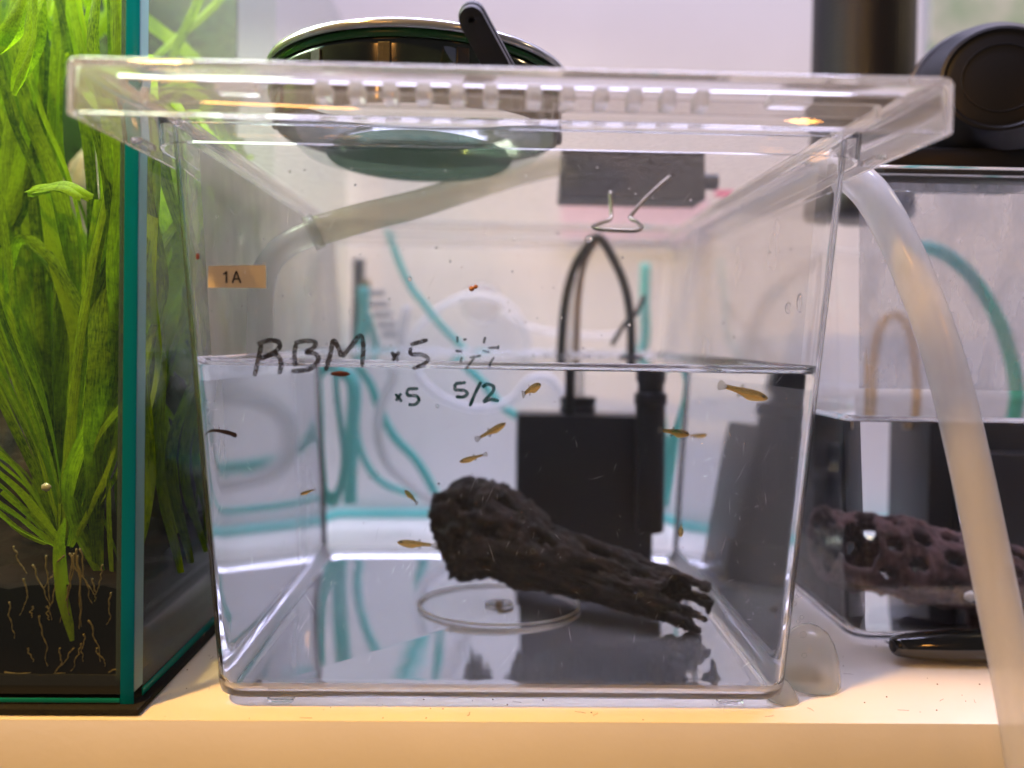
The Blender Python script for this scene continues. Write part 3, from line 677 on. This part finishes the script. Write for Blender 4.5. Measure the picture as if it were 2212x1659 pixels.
hose('air_hose', 'pale air hose trailing right from the suction cup', [(1085, 672), (1120, 697), (1160, 712), (1220, 722), (1290, 726), (1340, 722)], .56, .0022, M_whitehose, group=G2)
M_cup = thin('clear_silicone', (.93, .93, .94), .22, (.8, .8, .82), ior=1.35)
sc_ = thing('suction_cup', 'round clear suction cup on the wall where the white hose arches', 'suction cup')
me = lathe([(.001, .006), (.0035, .006), (.004, .002), (.010, .001), (.0165, .0002), (.0165, -.0006), (.010, .0), (.001, .0)], 40)
o = link('cup', me, M_cup, sc_, smooth=True); o.matrix_world = Matrix.Translation(at(1040, 655, .575)) @ Matrix.Rotation(pi/2, 4, 'X')
# valve manifold
M_brass = pmat('dull_brass', (.45, .32, .12), .35, metal=.8); M_greyp = pmat('grey_plastic', (.45, .45, .47), .35)
vm = thing('air_valve', 'grey stepped air valve manifold with a dark stem hanging behind the tub', 'valve')
for k, (u, v) in enumerate([(812, 634), (821, 658), (829, 680), (838, 702), (846, 722)]):
    p = at(u, v, .525); link('outlet', smooth_by(box(p.x-.0065, p.x+.0065, .520, .527, p.z-.0022, p.z+.0022, .0008)), M_greyp, vm)
p = at(790, 622, .525); link('brass_fitting', tube([at(790, 605, .525), at(789, 640, .525)], .0036, 14, 0), M_brass, vm)
link('stem', tube([at(776, 560, .53), at(775, 620, .53), at(770, 700, .53), at(768, 775, .53)], lambda t: .0045-.0012*t, 12), pmat('dark_grey_rod', (.06, .06, .06), .4), vm, smooth=True)

# pink note at the back seen through the lid
M_pink = pmat('pink_paper', (.95, .10, .38), .6, trans=.3)
a0, a1 = at(1546, 424, .53), at(1586, 413, .53)
link('paper_note', box(a0.x, a1.x, .530, .532, a0.z, a1.z, .0003), M_pink, label='small bright pink tag hanging behind the right rear corner of the tub', category='tag')
a0, a1 = at(1215, 492, .58), at(1540, 420, .58)
link('glow_panel', box(a0.x, a1.x, .5930, .5945, a0.z, a1.z, .0003), pmat('pale_pink_glow', (.88, .66, .76), .7), label='pale pink panel tinted as the pink glow on the wall behind the tub, beneath the clip', category='glow_panel')  # added panel; its pale pink colour stands in for the glow on the wall

# ------------------------------------------------------------------ second tub at the right
DX, DY = .242, .050
tub2 = thing('clear_tub', 'open clear plastic tub behind the hose at the right edge', 'tub', group='clear plastic tubs')
o = link('tub_body', shell_me, None, tub2); o.location = (DX, DY, 0)
WL2 = az(1950, 912, 0).z; WL2 = at(1950, 914, .288).z
w2 = link('water', water_mesh(WL2), M_water, kind='structure', label='clear water in the right-hand tub'); w2.location = (DX, DY, 0)
feet(tub2, DX, DY)
M_film = thin('water_spots', (.95, .95, .95), .42, (.62, .63, .68), mask='smear', maskscale=130)
e = TP*(.12); fl = mesh('film', [(DX+X0-.0015, DY+Y0-TP*.1+.0016, .108), (DX+X1, DY+Y0-TP*.1+.0016, .108), (DX+X1, DY+Y0-TP*.187+.0016, .190), (DX+X0-.006, DY+Y0-TP*.187+.0016, .190)], [(0, 1, 2, 3)])
link('water_spots', fl, M_film, tub2, kind='stuff')
ms = []
for i in range(60):
    r_ = rs.uniform(.0006, .0022); a_ = rs.uniform(0, 2*pi); d_ = abs(rs.gauss(0, .016)); cx_ = inw(1235, 900, FY).x if rs.random() < .75 else inw(1330, 900, FY).x
    b = bmesh.new(); bmesh.ops.create_icosphere(b, subdivisions=2, radius=r_); me = bpy.data.meshes.new('bub'); b.to_mesh(me); b.free()
    ms.append(xf(me, Matrix.Translation((cx_+cos(a_)*d_*1.3, FY+.010+sin(a_)*d_*.9, WL+r_*.15)) @ Matrix.Diagonal((1, 1, .7, 1))))
link('bubbles', smooth_by(join(ms), 80), thin('bubble_film', (.97, .97, .98), .15, (.95, .95, .98), ior=1.5), kind='stuff', label='air bubbles floating over the filter outlet')
f2 = thing('box_filter', 'black box filter standing in the right-hand tub', 'filter', group='black box filters')
def inw2(u, v, Y):
    p = at(u, v, Y0+DY-TP*.08); d = refr(ray(u, v), NF, 1/1.333); return p + d*((Y-p.y)/d.y)
xa = inw2(1943, 1000, .40).x+.017
link('filter_box', smooth_by(box(xa, xa+.09, .40, .45, .0056, WL2-.004, .0015, 2)), M_filter, f2)
link('intake', smooth_by(box(xa+.012, xa+.05, .385, .3995, .0056, WL2-.02, .0015, 2)), M_filter, f2)
cholla([inw2(1872, 1190, .335), inw2(1960, 1208, .335), inw2(2060, 1236, .335), inw2(2160, 1258, .335), inw2(2300, 1290, .335)], [px2r(x, .30)*.80 for x in (100, 106, 98, 94, 92)], M_wood2, 'driftwood', 'purple-brown cholla log with oval holes in the right-hand tub', seed=5.0, rows=6, cols=8, fingers=False, NU=130, NV=84, closed_head=False, rough=.15)
M_crumb = pmat('white_pellet', (.85, .83, .80), .6)
for k, (u, v, s, lb) in enumerate([(2102, 1291, 17, 'white food pellet in front of the right-hand log, nearer the hose-free side'), (2166, 1268, 13, 'white food pellet half hidden by the white hose')]):
    b = bmesh.new(); bmesh.ops.create_icosphere(b, subdivisions=1, radius=s/F*.30); me = bpy.data.meshes.new('c'); b.to_mesh(me); b.free()
    o = link('food_pellet', me, M_crumb, label=lb, category='pellet'); o.location = inw2(u, v, .3005); o.scale = (1, .5, .75)
hose('air_hose', 'teal air hose arching inside the right-hand tub above its water', [(1945, 600), (1960, 545), (2020, 540), (2090, 590), (2150, 680), (2185, 780), (2200, 880)], .44, .0042, M_airhose, fn=at, group=G)
M_brown = thin('tan_tubing', (.95, .88, .76), .36, (.75, .58, .38))
hose('tan_hose', 'tan hose loop standing in the right-hand tub', [(1885, 900), (1884, 800), (1900, 710), (1935, 680), (1965, 720), (1978, 810), (1980, 900)], .42, .0026, M_brown, fn=at, cat='hose')

# ------------------------------------------------------------------ white siphon hose in front at the right
M_sil = thin('milky_silicone', (.92, .91, .88), .60, (.97, .97, .96), rough=.12, mask='smear', maskscale=30)
hp = [(1790, 330, .272), (1836, 375, .262), (1888, 428, .252), (1940, 520, .245), (1996, 650, .239), (2046, 800, .234), (2090, 980, .229), (2128, 1160, .225), (2162, 1330, .2215), (2196, 1500, .218), (2225, 1680, .215), (2250, 1850, .213)]
link('white_hose', tube([at(u, v, y) for u, v, y in hp], .0062, 28), M_sil, smooth=True, label='thick milky silicone hose hanging over the shelf edge right of the tub', category='hose')

ms = []
for i in range(90):
    x = rs.uniform(-.14, .22); y = rs.uniform(SF+.001, .255) if rs.random() < .6 else rs.uniform(.25, .30); L = rs.uniform(.0002, .0007)
    if rs.random() < .25:
        a_ = rs.uniform(0, pi); P = [(x+cos(a_)*k*.0012+rs.uniform(-.0004, .0004), y+sin(a_)*k*.0008, .00012) for k in range(4)]; ms.append(tube(P, .00005, 4, 3))
    else: ms.append(xf(lathe([(L*.5, 0), (L*.3, L*.4)], 5), Matrix.Translation((x, y, .00005))))
link('crumbs', join(ms), pmat('brown_crumb', (.16, .09, .05), .8), kind='stuff', label='crumbs and hairs scattered on the shelf')
# ------------------------------------------------------------------ pen
pen = thing('marker_pen', 'glossy black marker pen lying on the shelf behind the white hose', 'pen')
A = at(1928, 1392, .2585); B_ = at(2300, 1392, .262)
A = az(1928, 1398, .0062); 
Mrot = Matrix.Translation(Vector((A.x, A.y, .0066))) @ Matrix.Rotation(radians(2), 4, 'Z') @ Matrix.Rotation(pi/2, 4, 'Y')
M_pen = pmat('glossy_black', (.012, .012, .010), .12, coat=.6)
o = link('pen_barrel', smooth_by(lathe([(.0012, 0), (.0030, .0002), (.0036, .0010), (.0040, .0022), (.0050, .009), (.0059, .020), (.0063, .032), (.0064, .060), (.0064, .10)], 40), 50), M_pen, pen); o.matrix_world = Mrot
o = link('end_plug', lathe([(.0002, -.0003), (.0020, -.0004), (.0024, .0001)], 24), M_blackp, pen, smooth=True); o.matrix_world = Mrot

# ------------------------------------------------------------------ clear suction cups on the shelf right of the tub
M_soft = thin('soft_clear_silicone', (.95, .94, .90), .30, (.92, .90, .82), rough=.05)
cupA = thing('suction_cup', 'large clear domed suction cup on the shelf behind the tub corner', 'suction cup')
pA = az(1722, 1450, 0)
o = link('dome', lathe([(.0130, .0), (.0140, .0010), (.0139, .004), (.0130, .009), (.0108, .0140), (.0080, .0172), (.004, .0190), (.0002, .0195)], 40), M_soft, cupA, smooth=True); o.location = (pA.x+.0005, .262, .0001)
o.scale = (.78, .78, 1.1)
cupB = thing('suction_cup', 'small clear suction cup at the tub\'s front right foot', 'suction cup')
pB = az(1690, 1512, 0)
o = link('dome', lathe([(.0055, 0), (.0060, .0006), (.0045, .0030), (.0022, .0062), (.0002, .0066)], 28), M_soft, cupB, smooth=True); o.location = (pB.x, pB.y+.001, .0001)
cl = az(1735, 1462, 0)
link('clear_tab', smooth_by(box(cl.x-.008, cl.x+.0055, cl.y-.004, cl.y+.004, .0002, .0026, .0006)), M_soft, label='small flat clear plastic tab on the shelf beside the domed suction cup', category='tab')

# ------------------------------------------------------------------ black knob and knurled cylinder at the top right
knob = thing('black_housing', 'big round black knob with grooved rim resting on the right-hand tub', 'knob')
kc = at(2128, 212, .315); kr = 160/F*.315
kp = [(.0002, .0200), (.018, .0198), (kr*.62, .0192), (kr*.66, .0200), (kr*.70, .0196), (kr*.72, .0180), (kr*.86, .0130), (kr*.95, .0050), (kr*.955, .0035), (kr*.985, .0030), (kr, 0), (kr*.985, -.006), (kr*.93, -.009), (kr*.80, -.018), (kr*.5, -.024), (.001, -.026)]
M_matte = pmat('satin_black', (.006, .0065, .010), .36, spec=.35, bump=.08, bscale=1200)
o = link('knob_cap', smooth_by(lathe(kp, 72), 35), M_matte, knob); o.matrix_world = Matrix.Translation(kc) @ Matrix.Rotation(radians(-18), 4, 'Z') @ Matrix.Rotation(radians(84), 4, 'X')
o = link('seam', torus(kr*.45, .0003, 60, 6), M_matte, knob); o.matrix_world = Matrix.Translation(kc) @ Matrix.Rotation(radians(-18), 4, 'Z') @ Matrix.Rotation(radians(84), 4, 'X') @ Matrix.Translation((0, 0, .0199))
ba, bb = at(1900, 372, .345), at(2100, 305, .345)
link('stand', smooth_by(box(at(1905, 340, .30).x, kc.x+.02, .300, .330, .1957, .1957+.014, .002)), M_matte, knob)
col = thing('knurled_cylinder', 'black knurled cylinder standing upright behind the lid at the top right', 'cylinder')
kc2 = at(1866, 0, .40); r2 = 102/F*.40
def knurl():
    NV, NU = 150, 110; V = []; Fc = []
    z0, z1 = .222, .36
    for i in range(NU+1):
        for j in range(NV):
            bmp = .00028*((j % 2) and (i % 2)); a_ = 2*pi*j/NV; V.append(((r2+bmp)*cos(a_), (r2+bmp)*sin(a_), z0+(z1-z0)*i/NU))
    for i in range(NU):
        for j in range(NV): Fc.append((i*NV+j, i*NV+(j+1) % NV, (i+1)*NV+(j+1) % NV, (i+1)*NV+j))
    Fc.append(tuple(range(NV-1, -1, -1)))
    return mesh('k', V, Fc)
o = link('grip', knurl(), M_matte, col); o.location = (kc2.x, .40, 0)
o = link('base', lathe([(r2*1.02, .1958), (r2*1.05, .198), (r2*1.02, .2215), (r2*.98, .2218)], 60), M_matte, col, smooth=True); o.location = (kc2.x, .40, 0)
# mottled green and cream panel added for the blur at the wall's top right
M_mottled = pmat('mottled_tone', (.62, .62, .50), .6, col2=(.30, .42, .25), vscale=22)
pa = at(2010, -40, WALLY-.004); pb = at(2420, 200, WALLY-.004)
link('mottled_panel', box(pa.x, pb.x, WALLY-.006, WALLY-.002, pb.z, pa.z+.05), M_mottled, label='pale mottled panel on the wall at the top right corner', category='print')

# ------------------------------------------------------------------ aquarium at the left
aq = thing('aquarium', 'glass aquarium with teal cut edges, full of grass-like plants, on a black foam mat', 'aquarium')
AX, AF, AB, AZ0, AZ1 = -.1184, .2388, .560, .0026, .36
AL = -.50
M_pane = thin('pane', (.95, .98, .96), .006, (.7, .8, .7), ior=1.5)
M_edge = pmat('teal_glass_edge', (.0, .34, .47), .12, trans=.5, var=.10, vscale=40, stretch=(1, 1, .05), coat=.4)
M_edge2 = pmat('pale_ground_edge', (.42, .62, .66), .2, trans=.4, coat=.4)
M_edgeg = pmat('bright_green_edge', (.01, .42, .38), .15, trans=.5, coat=.3)
M_mat = pmat('black_foam', (.006, .006, .006), .9, bump=.5, bscale=1500)
M_sili = thin('silicone_bead', (.5, .58, .56), .35, (.25, .32, .30))
link('foam_mat', smooth_by(box(AL, AX+.003, AF-.003, AB, .0002, AZ0-.0001, .0006)), M_mat, aq)
GT = .0060; ST = .0045
link('front_pane', box(AL, AX-ST-.0002, AF, AF+.0002, AZ0+.0062, AZ1), M_pane, aq)
link('pane_edge', smooth_by(box(AX-ST, AX-.0001, AF+.0001, AF+.0005, AZ0, AZ1, .0001)), M_edge, aq, label='teal cut edge of the side pane')
link('pane_edge', box(AX-.0004, AX, AF+.0006, AF+GT, AZ0+.004, AZ1), M_edge2, aq, label='pale ground edge of the front pane')
link('side_pane', box(AX-.0002, AX, AF+GT+.0002, AB, AZ0+.0032, AZ1), M_pane, aq)
link('silicone', box(AX-ST-.0016, AX-ST-.0001, AF+.0003, AF+.0012, AZ0+.008, AZ1), M_sili, aq)
link('silicone', box(AL, AX-ST-.0002, AF+.0004, AF+.0012, AZ0+.0032, AZ0+.0095), thin('silicone_low', (.35, .35, .33), .45, (.12, .12, .10)), aq)
link('bottom_edge', smooth_by(box(AL, AX-ST, AF-.0002, AF+.0002, AZ0+.0006, AZ0+.0020, .0001)), M_edgeg, aq)
link('bottom_edge', smooth_by(box(AX-.0003, AX+.0002, AF+GT, AB, AZ0, AZ0+.0026, .0001)), M_edgeg, aq)
# back pane with algae
def algae():
    m_, nt, p, o = mat('algae_on_glass'); v = texco(nt)
    n = nd(nt, 'ShaderNodeTexNoise', Scale=260.0, Detail=5.0); n2 = nd(nt, 'ShaderNodeTexNoise', Scale=14.0, Detail=3.0); n3 = nd(nt, 'ShaderNodeTexNoise', Scale=9.0, Detail=2.0)
    for q in (n, n2, n3): nt.links.new(v, q.inputs['Vector'])
    ad = nd(nt, 'ShaderNodeMath', operation='MULTIPLY_ADD'); ad.inputs[1].default_value = .8; nt.links.new(n2.outputs['Fac'], ad.inputs[0]); nt.links.new(n.outputs['Fac'], ad.inputs[2])
    st_ = nd(nt, 'ShaderNodeValToRGB'); st_.color_ramp.elements[0].position = .93; st_.color_ramp.elements[1].position = .99; nt.links.new(ad.outputs[0], st_.inputs[0])
    base = nd(nt, 'ShaderNodeValToRGB'); base.color_ramp.elements[0].color = (.035, .07, .022, 1); base.color_ramp.elements[1].color = (.10, .13, .07, 1); base.color_ramp.elements[0].position = .35; base.color_ramp.elements[1].position = .65
    nt.links.new(n3.outputs['Fac'], base.inputs[0])
    mi = nd(nt, 'ShaderNodeMix', data_type='RGBA'); nt.links.new(st_.outputs[0], mi.inputs[0]); nt.links.new(base.outputs[0], mi.inputs['A']); mi.inputs['B'].default_value = (.012, .02, .012, 1)
    nt.links.new(mi.outputs['Result'], p.inputs['Base Color']); p.inputs['Roughness'].default_value = .4; return m_
link('back_pane', box(AL, AX-.022, .385, .388, .03, AZ1), algae(), aq, label='algae-speckled rear glass')
# substrate and hardscape
M_sub = pmat('dark_substrate', (.004, .003, .003), .9, spec=.05, col2=(.020, .011, .008), vscale=25, bump=.5, bscale=200)
def heap(x0, x1, y0, y1, zf, nx=60, ny=40):
    V = []; Fc = []
    for j in range(ny+1):
        for i in range(nx+1):
            x = x0+(x1-x0)*i/nx; y = y0+(y1-y0)*j/ny; V.append((x, y, zf(x, y)))
    for j in range(ny):
        for i in range(nx): a_ = j*(nx+1)+i; Fc.append((a_, a_+1, a_+nx+2, a_+nx+1))
    n0 = len(V)
    for i in range(nx+1): V.append((V[i][0], y0, .0062))
    for i in range(nx): Fc.append((i, i+1, n0+i+1, n0+i))
    n1 = len(V)
    for j in range(ny+1): V.append((x1, y0+(y1-y0)*j/ny, .0062))
    for j in range(ny): a_ = j*(nx+1)+nx; Fc.append((a_, a_+nx+1, n1+j+1, n1+j))
    return mesh('heap', V, Fc)
subz = lambda x, y: .045+.05*(y-AF)+.010*noise.noise(Vector((x*22, y*22, 0)))+.004*noise.noise(Vector((x*90, y*90, 3)))
link('substrate', heap(AL, AX-.0055, AF+.0030, .384, subz), M_sub, kind='stuff', label='dark soil bed in the aquarium', category='soil', smooth=True)
link('aquarium_water', box(AL+.001, AX-.0008, AF+.0014, .3840, .0065, .326), thin('aquarium_water_mat', (.93, .985, .93), .015, (.3, .45, .2), ior=1.02), kind='structure', label='green-tinged water filling the aquarium')
M_rock = pmat('tan_rock', (.20, .13, .075), .8, col2=(.42, .32, .20), vscale=60, bump=.8, bscale=220)
M_bog = woodmat('bog_wood', (.010, .006, .004), (.07, .042, .026))
def rock(label, cat, c_, s, seed, mt, name='rock'):
    b = bmesh.new(); bmesh.ops.create_icosphere(b, subdivisions=4, radius=1)
    for q in b.verts:
        d = q.co.copy(); q.co *= 1+.35*noise.noise(d*1.2+Vector((seed, 0, 0)))+.12*noise.noise(d*4+Vector((seed, 0, 0)))
        q.co = Vector((q.co.x*s[0], q.co.y*s[1], q.co.z*s[2]))
    me = bpy.data.meshes.new('r'); b.to_mesh(me); b.free(); o = link(name, me, mt, smooth=True, label=label, category=cat); o.location = c_; return o
rock('tall tan rock standing behind the leaves in the aquarium', 'rock', at(185, 560, .36)+Vector((0, 0, .0)), (.020, .012, .050), 1, M_rock)
rock('brown rock lying low at the back of the aquarium behind the roots', 'rock', at(60, 940, .37), (.045, .02, .035), 4, M_bog)
rock('grey-brown rough wood block behind the side pane of the aquarium', 'wood', (-.140, .335, .055), (.014, .045, .050), 6, M_bog, 'wood_block')
rock('large dark root mass filling the rear of the aquarium behind the plant crown', 'wood', at(90, 1010, .350), (.055, .018, .040), 12, M_bog, 'root_mass')
rock('dark brown rock beside the plant base in the aquarium', 'rock', at(225, 1120, .30), (.022, .018, .018), 8, M_bog)

# grass-like plants
def leafmat(name, c1, c2):
    m_, nt, p, o = mat(name); uv = nd(nt, 'ShaderNodeUVMap'); mp = nd(nt, 'ShaderNodeMapping'); mp.inputs['Scale'].default_value = (5, 14, 1); nt.links.new(uv.outputs[0], mp.inputs[0])
    n = nd(nt, 'ShaderNodeTexNoise', Scale=2.2, Detail=5.0); nt.links.new(mp.outputs[0], n.inputs['Vector'])
    n2 = nd(nt, 'ShaderNodeTexNoise', Scale=520.0, Detail=5.0, Roughness=.7); nt.links.new(texco(nt), n2.inputs['Vector'])
    n3 = nd(nt, 'ShaderNodeTexNoise', Scale=45.0, Detail=2.0); nt.links.new(texco(nt), n3.inputs['Vector'])
    oi = nd(nt, 'ShaderNodeObjectInfo')
    def mad(a_, k, b_):
        q = nd(nt, 'ShaderNodeMath', operation='MULTIPLY_ADD'); q.inputs[1].default_value = k; nt.links.new(a_, q.inputs[0])
        if b_ is not None: nt.links.new(b_, q.inputs[2])
        else: q.inputs[2].default_value = 0
        return q.outputs[0]
    f = mad(oi.outputs['Random'], .25, None); f = mad(n.outputs['Fac'], .55, f); f = mad(n2.outputs['Fac'], .40, f); f = mad(n3.outputs['Fac'], .35, f)
    r = nd(nt, 'ShaderNodeValToRGB'); e = r.color_ramp.elements; e[0].color = (*c1, 1); e[1].color = (*c2, 1); e[0].position = .70; e[1].position = 1.12
    r2 = nd(nt, 'ShaderNodeMath', operation='MULTIPLY'); r2.inputs[1].default_value = .9; nt.links.new(f, r2.inputs[0]); e[0].position = .50; e[1].position = .82
    nt.links.new(r2.outputs[0], r.inputs[0]); nt.links.new(r.outputs[0], p.inputs['Base Color']); p.inputs['Roughness'].default_value = .45; p.inputs['Specular IOR Level'].default_value = .12
    t = nd(nt, 'ShaderNodeBsdfTranslucent'); nt.links.new(r.outputs[0], t.inputs[0]); mx = nd(nt, 'ShaderNodeMixShader', Fac=.55)
    b = nd(nt, 'ShaderNodeBump', Strength=.3, Distance=.0006); nt.links.new(n.outputs['Fac'], b.inputs['Height']); nt.links.new(b.outputs[0], p.inputs['Normal'])
    nt.links.new(p.outputs[0], mx.inputs[1]); nt.links.new(t.outputs[0], mx.inputs[2]); nt.links.new(mx.outputs[0], o.inputs[0]); return m_
M_leaf = leafmat('leaf_green', (.020, .075, .001), (.40, .60, .006))
def leaf(pts, w_, parent, Ys, tw=.6, taper=.7, mt=None, fn=at):
    P = catmull([fn(u, v, y) for (u, v), y in zip(pts, Ys)], 10) if fn else catmull(pts, 10)
    V = []; Fc = []; L = len(P)-1; ph = random.uniform(-.6, .6)
    for i, p in enumerate(P):
        t_ = i/L; tg = (P[min(i+1, L)]-P[max(i-1, 0)]).normalized()
        side = tg.cross(Vector((0, 1, 0))).normalized(); nrm = side.cross(tg)
        a_ = ph+tw*sin(t_*3+ph*3); s = side*cos(a_)+nrm*sin(a_); q = s.cross(tg)
        ww = w_/2*(1-(1-taper)*abs(2*t_-1)**2)*(1+.06*noise.noise(p*120))
        if t_ < .12: ww *= .55+t_/.12*.45
        for k, cc in ((-1, .12), (-.5, -.02), (0, -.07), (.5, -.02), (1, .12)): V.append(p+s*ww*k+q*ww*cc)
        if i:
            for k in range(4): a0_ = (i-1)*5+k; Fc.append((a0_, a0_+1, a0_+6, a0_+5))
    me = mesh('leaf', V, Fc); uvl = me.uv_layers.new(name='UVMap')
    for lp in me.loops:
        uvl.data[lp.index].uv = ((lp.vertex_index % 5)/4+ph, (lp.vertex_index//5)/L+ph*3)
    return link('leaf', me, mt or M_leaf, parent, smooth=True)
pl1 = thing('eelgrass', 'tall eelgrass plant with bare roots against the aquarium front', 'plant', group='eelgrass plants in the aquarium')
base = (150, 1170)
LV = [ # (points, width px, depth near/far)
 ([(150, 1180), (165, 1000), (200, 800), (230, 560), (225, 330), (190, 150), (150, -60)], 60, .262, .285),
 ([(140, 1170), (150, 1000), (170, 780), (205, 560), (240, 380), (250, 180), (245, -50)], 52, .258, .262),
 ([(150, 1180), (180, 1040), (235, 860), (252, 640), (240, 420), (200, 250), (150, 120)], 46, .255, .258),
 ([(140, 1170), (135, 960), (140, 760), (150, 560), (120, 400), (60, 240), (20, 60), (40, -60)], 58, .27, .30),
 ([(145, 1180), (120, 980), (75, 820), (20, 700), (-60, 560)], 56, .262, .27),
 ([(145, 1180), (100, 900), (60, 720), (30, 520), (20, 300), (60, 100), (90, -40)], 50, .275, .31),
 ([(148, 1180), (110, 1000), (60, 830), (-10, 640), (-40, 400)], 40, .258, .262),
 ([(140, 1185), (90, 1120), (40, 1060), (-30, 1000)], 26, .256, .256),
 ([(140, 1190), (80, 1150), (30, 1110), (-30, 1070)], 28, .255, .255),
 ([(130, 1180), (90, 1100), (30, 1010), (-40, 950)], 26, .262, .262),
 ([(155, 1180), (200, 1090), (240, 1000), (262, 900)], 34, .255, .256),
 ([(150, 1170), (175, 930), (190, 700), (150, 480), (90, 350), (40, 280), (-40, 250)], 42, .28, .32),
 ([(150, 1170), (175, 900), (235, 700), (255, 460), (262, 200), (255, -50)], 40, .29, .33),
 ([(60, 420), (90, 410), (140, 400), (195, 428)], 40, .275, .262),
 ([(100, 600), (110, 480), (60, 400), (20, 330), (60, 200), (130, 120), (200, 60)], 40, .30, .32),
 ([(10, 640), (40, 520), (110, 560), (200, 720), (235, 860)], 34, .285, .27),
 ([(-20, 120), (20, 60), (55, -20)], 50, .26, .26),
 ([(30, 200), (60, 90), (75, -40)], 46, .258, .258),
 ([(130, 1175), (90, 1020), (40, 900), (-20, 780), (-60, 700)], 34, .262, .268),
 ([(135, 1175), (105, 1000), (50, 800), (25, 620), (0, 420)], 40, .272, .28),
 ([(140, 1175), (120, 980), (95, 760), (80, 560), (60, 380), (20, 200)], 36, .28, .30),
 ([(135, 1175), (80, 980), (20, 860), (-40, 800)], 30, .29, .30),
 ([(145, 1175), (130, 940), (120, 700), (130, 500), (110, 300), (120, 80), (130, -40)], 36, .285, .30),
 ([(175, 1120), (200, 960), (225, 800), (240, 620), (258, 480)], 60, .262, .272),
 ([(150, 1170), (160, 1060), (195, 900), (215, 760), (210, 600), (225, 430)], 62, .268, .275),
 ([(165, 1160), (190, 1060), (230, 930), (262, 820)], 50, .26, .258),
 ([(150, 1165), (150, 1040), (160, 900), (170, 740), (120, 560), (95, 420)], 56, .272, .28),
 ([(70, -60), (80, 120), (60, 300), (20, 460), (-40, 560)], 56, .30, .29),
 ([(215, -60), (200, 80), (215, 200), (255, 330)], 40, .27, .258),
 ([(150, 1175), (130, 1080), (165, 900), (225, 760), (262, 560)], 38, .265, .27),
]
rr0 = random.Random(21)
for pts, wd, ya, yb in LV:
    n = len(pts); Ys = [ya+(yb-ya)*i/(n-1) for i in range(n)]
    leaf(pts, wd*.64/F*(ya+yb)/2, pl1, Ys)
    for q in range(4):
        j_ = rr0.uniform(-38, 38); k_ = rr0.uniform(-25, 25); dz_ = rr0.uniform(-.004, .03)
        leaf([(u+j_*(i_/(n-1))**.8+k_*sin(pi*i_/(n-1)), v+rr0.uniform(-8, 8)) for i_, (u, v) in enumerate(pts)], wd*rr0.uniform(.28, .56)/F*(ya+yb)/2, pl1, [max(y+dz_, .2455) for y in Ys])
# submerged blade below the crown and roots
leaf([(140, 1120), (128, 1180), (134, 1270), (145, 1330), (156, 1385)], 25/F*.25, pl1, [.2424, .2418, .2412, .2412, .2412], tw=.1, taper=.3)
M_root = pmat('pale_root', (.34, .24, .10), .5, trans=.3)
rr_ = random.Random(11)
for (u, v, L, dr) in [(165, 1185, 170, .05), (172, 1185, 120, .25), (160, 1195, 150, -.10), (100, 1200, 110, .02), (50, 1250, 80, -.15), (85, 1330, 110, .12), (190, 1340, 90, .35), (180, 1370, 60, .2), (222, 1220, 60, 0), (175, 1390, 60, -.4), (160, 1400, 55, -.5), (60, 1400, 30, .2), (100, 1310, 30, -.1), (70, 1310, 25, .2), (155, 1200, 130, .0), (168, 1200, 160, .12), (150, 1195, 90, .5), (140, 1200, 70, -.6), (30, 1180, 60, .3), (70, 1220, 90, .25), (120, 1260, 80, -.2), (200, 1250, 50, .1), (240, 1280, 70, -.1), (20, 1300, 80, .1), (210, 1400, 40, .3), (130, 1400, 50, -.3), (10, 1455, 3, 12), (85, 1458, 3, 12), (235, 1450, 3, 10)]:
    P = []; x, y = u, v
    if abs(dr) > 5: P = [at(u+k*14, v+rr_.uniform(-4, 4), .2415) for k in range(5)]
    else:
        for k in range(9): P.append(at(x, y, .2414)); x += dr*L/8+rr_.uniform(-5, 5); y += L/8
    link('root', tube(P, lambda t: .00030*(1-.6*t)+.00006*sin(t*40), 6, 4), M_root, pl1, smooth=True)
# plants seen through the side pane
pl2 = thing('eelgrass', 'eelgrass plant deeper in the aquarium, seen through its side pane', 'plant', group='eelgrass plants in the aquarium')
for i in range(34):
    y = rr_.uniform(.255, .345); x = rr_.uniform(-.152, -.1235); z0_ = subz(x, y)
    pts = [Vector((x+rr_.uniform(-.01, .01), y, z0_-.01))]
    for k in range(1, 6): pts.append(Vector((min(x+rr_.uniform(-.014, .012)+(.006*k if i % 3 == 0 else 0), -.1215), min(max(y+rr_.uniform(-.012, .016)*k*.6, .25), .38), z0_+.034*k+rr_.uniform(-.01, .01))))
    leaf(pts, rr_.uniform(.005, .0085), pl2, None, fn=None)
pl3 = thing('eelgrass', 'dim eelgrass plant at the rear left of the aquarium behind the main leaves', 'plant', group='eelgrass plants in the aquarium')
for i in range(26):
    y = rr_.uniform(.31, .375); x = rr_.uniform(-.30, -.165); z0_ = subz(x, y)
    pts = [Vector((x, y, z0_-.01))]
    for k in range(1, 7): pts.append(Vector((min(x+rr_.uniform(-.02, .02)*k*.5, -.123), min(y+rr_.uniform(-.008, .008), .38), z0_+.05*k)))
    leaf(pts, rr_.uniform(.005, .009), pl3, None, fn=None)
sn = blob('snail', 'pale round snail at the left edge of the aquarium soil', 'snail', 50, 1070, 11, 9, pmat('pale_shell', (.5, .42, .28), .3)); sn.location = Vector((0, .012, 0))
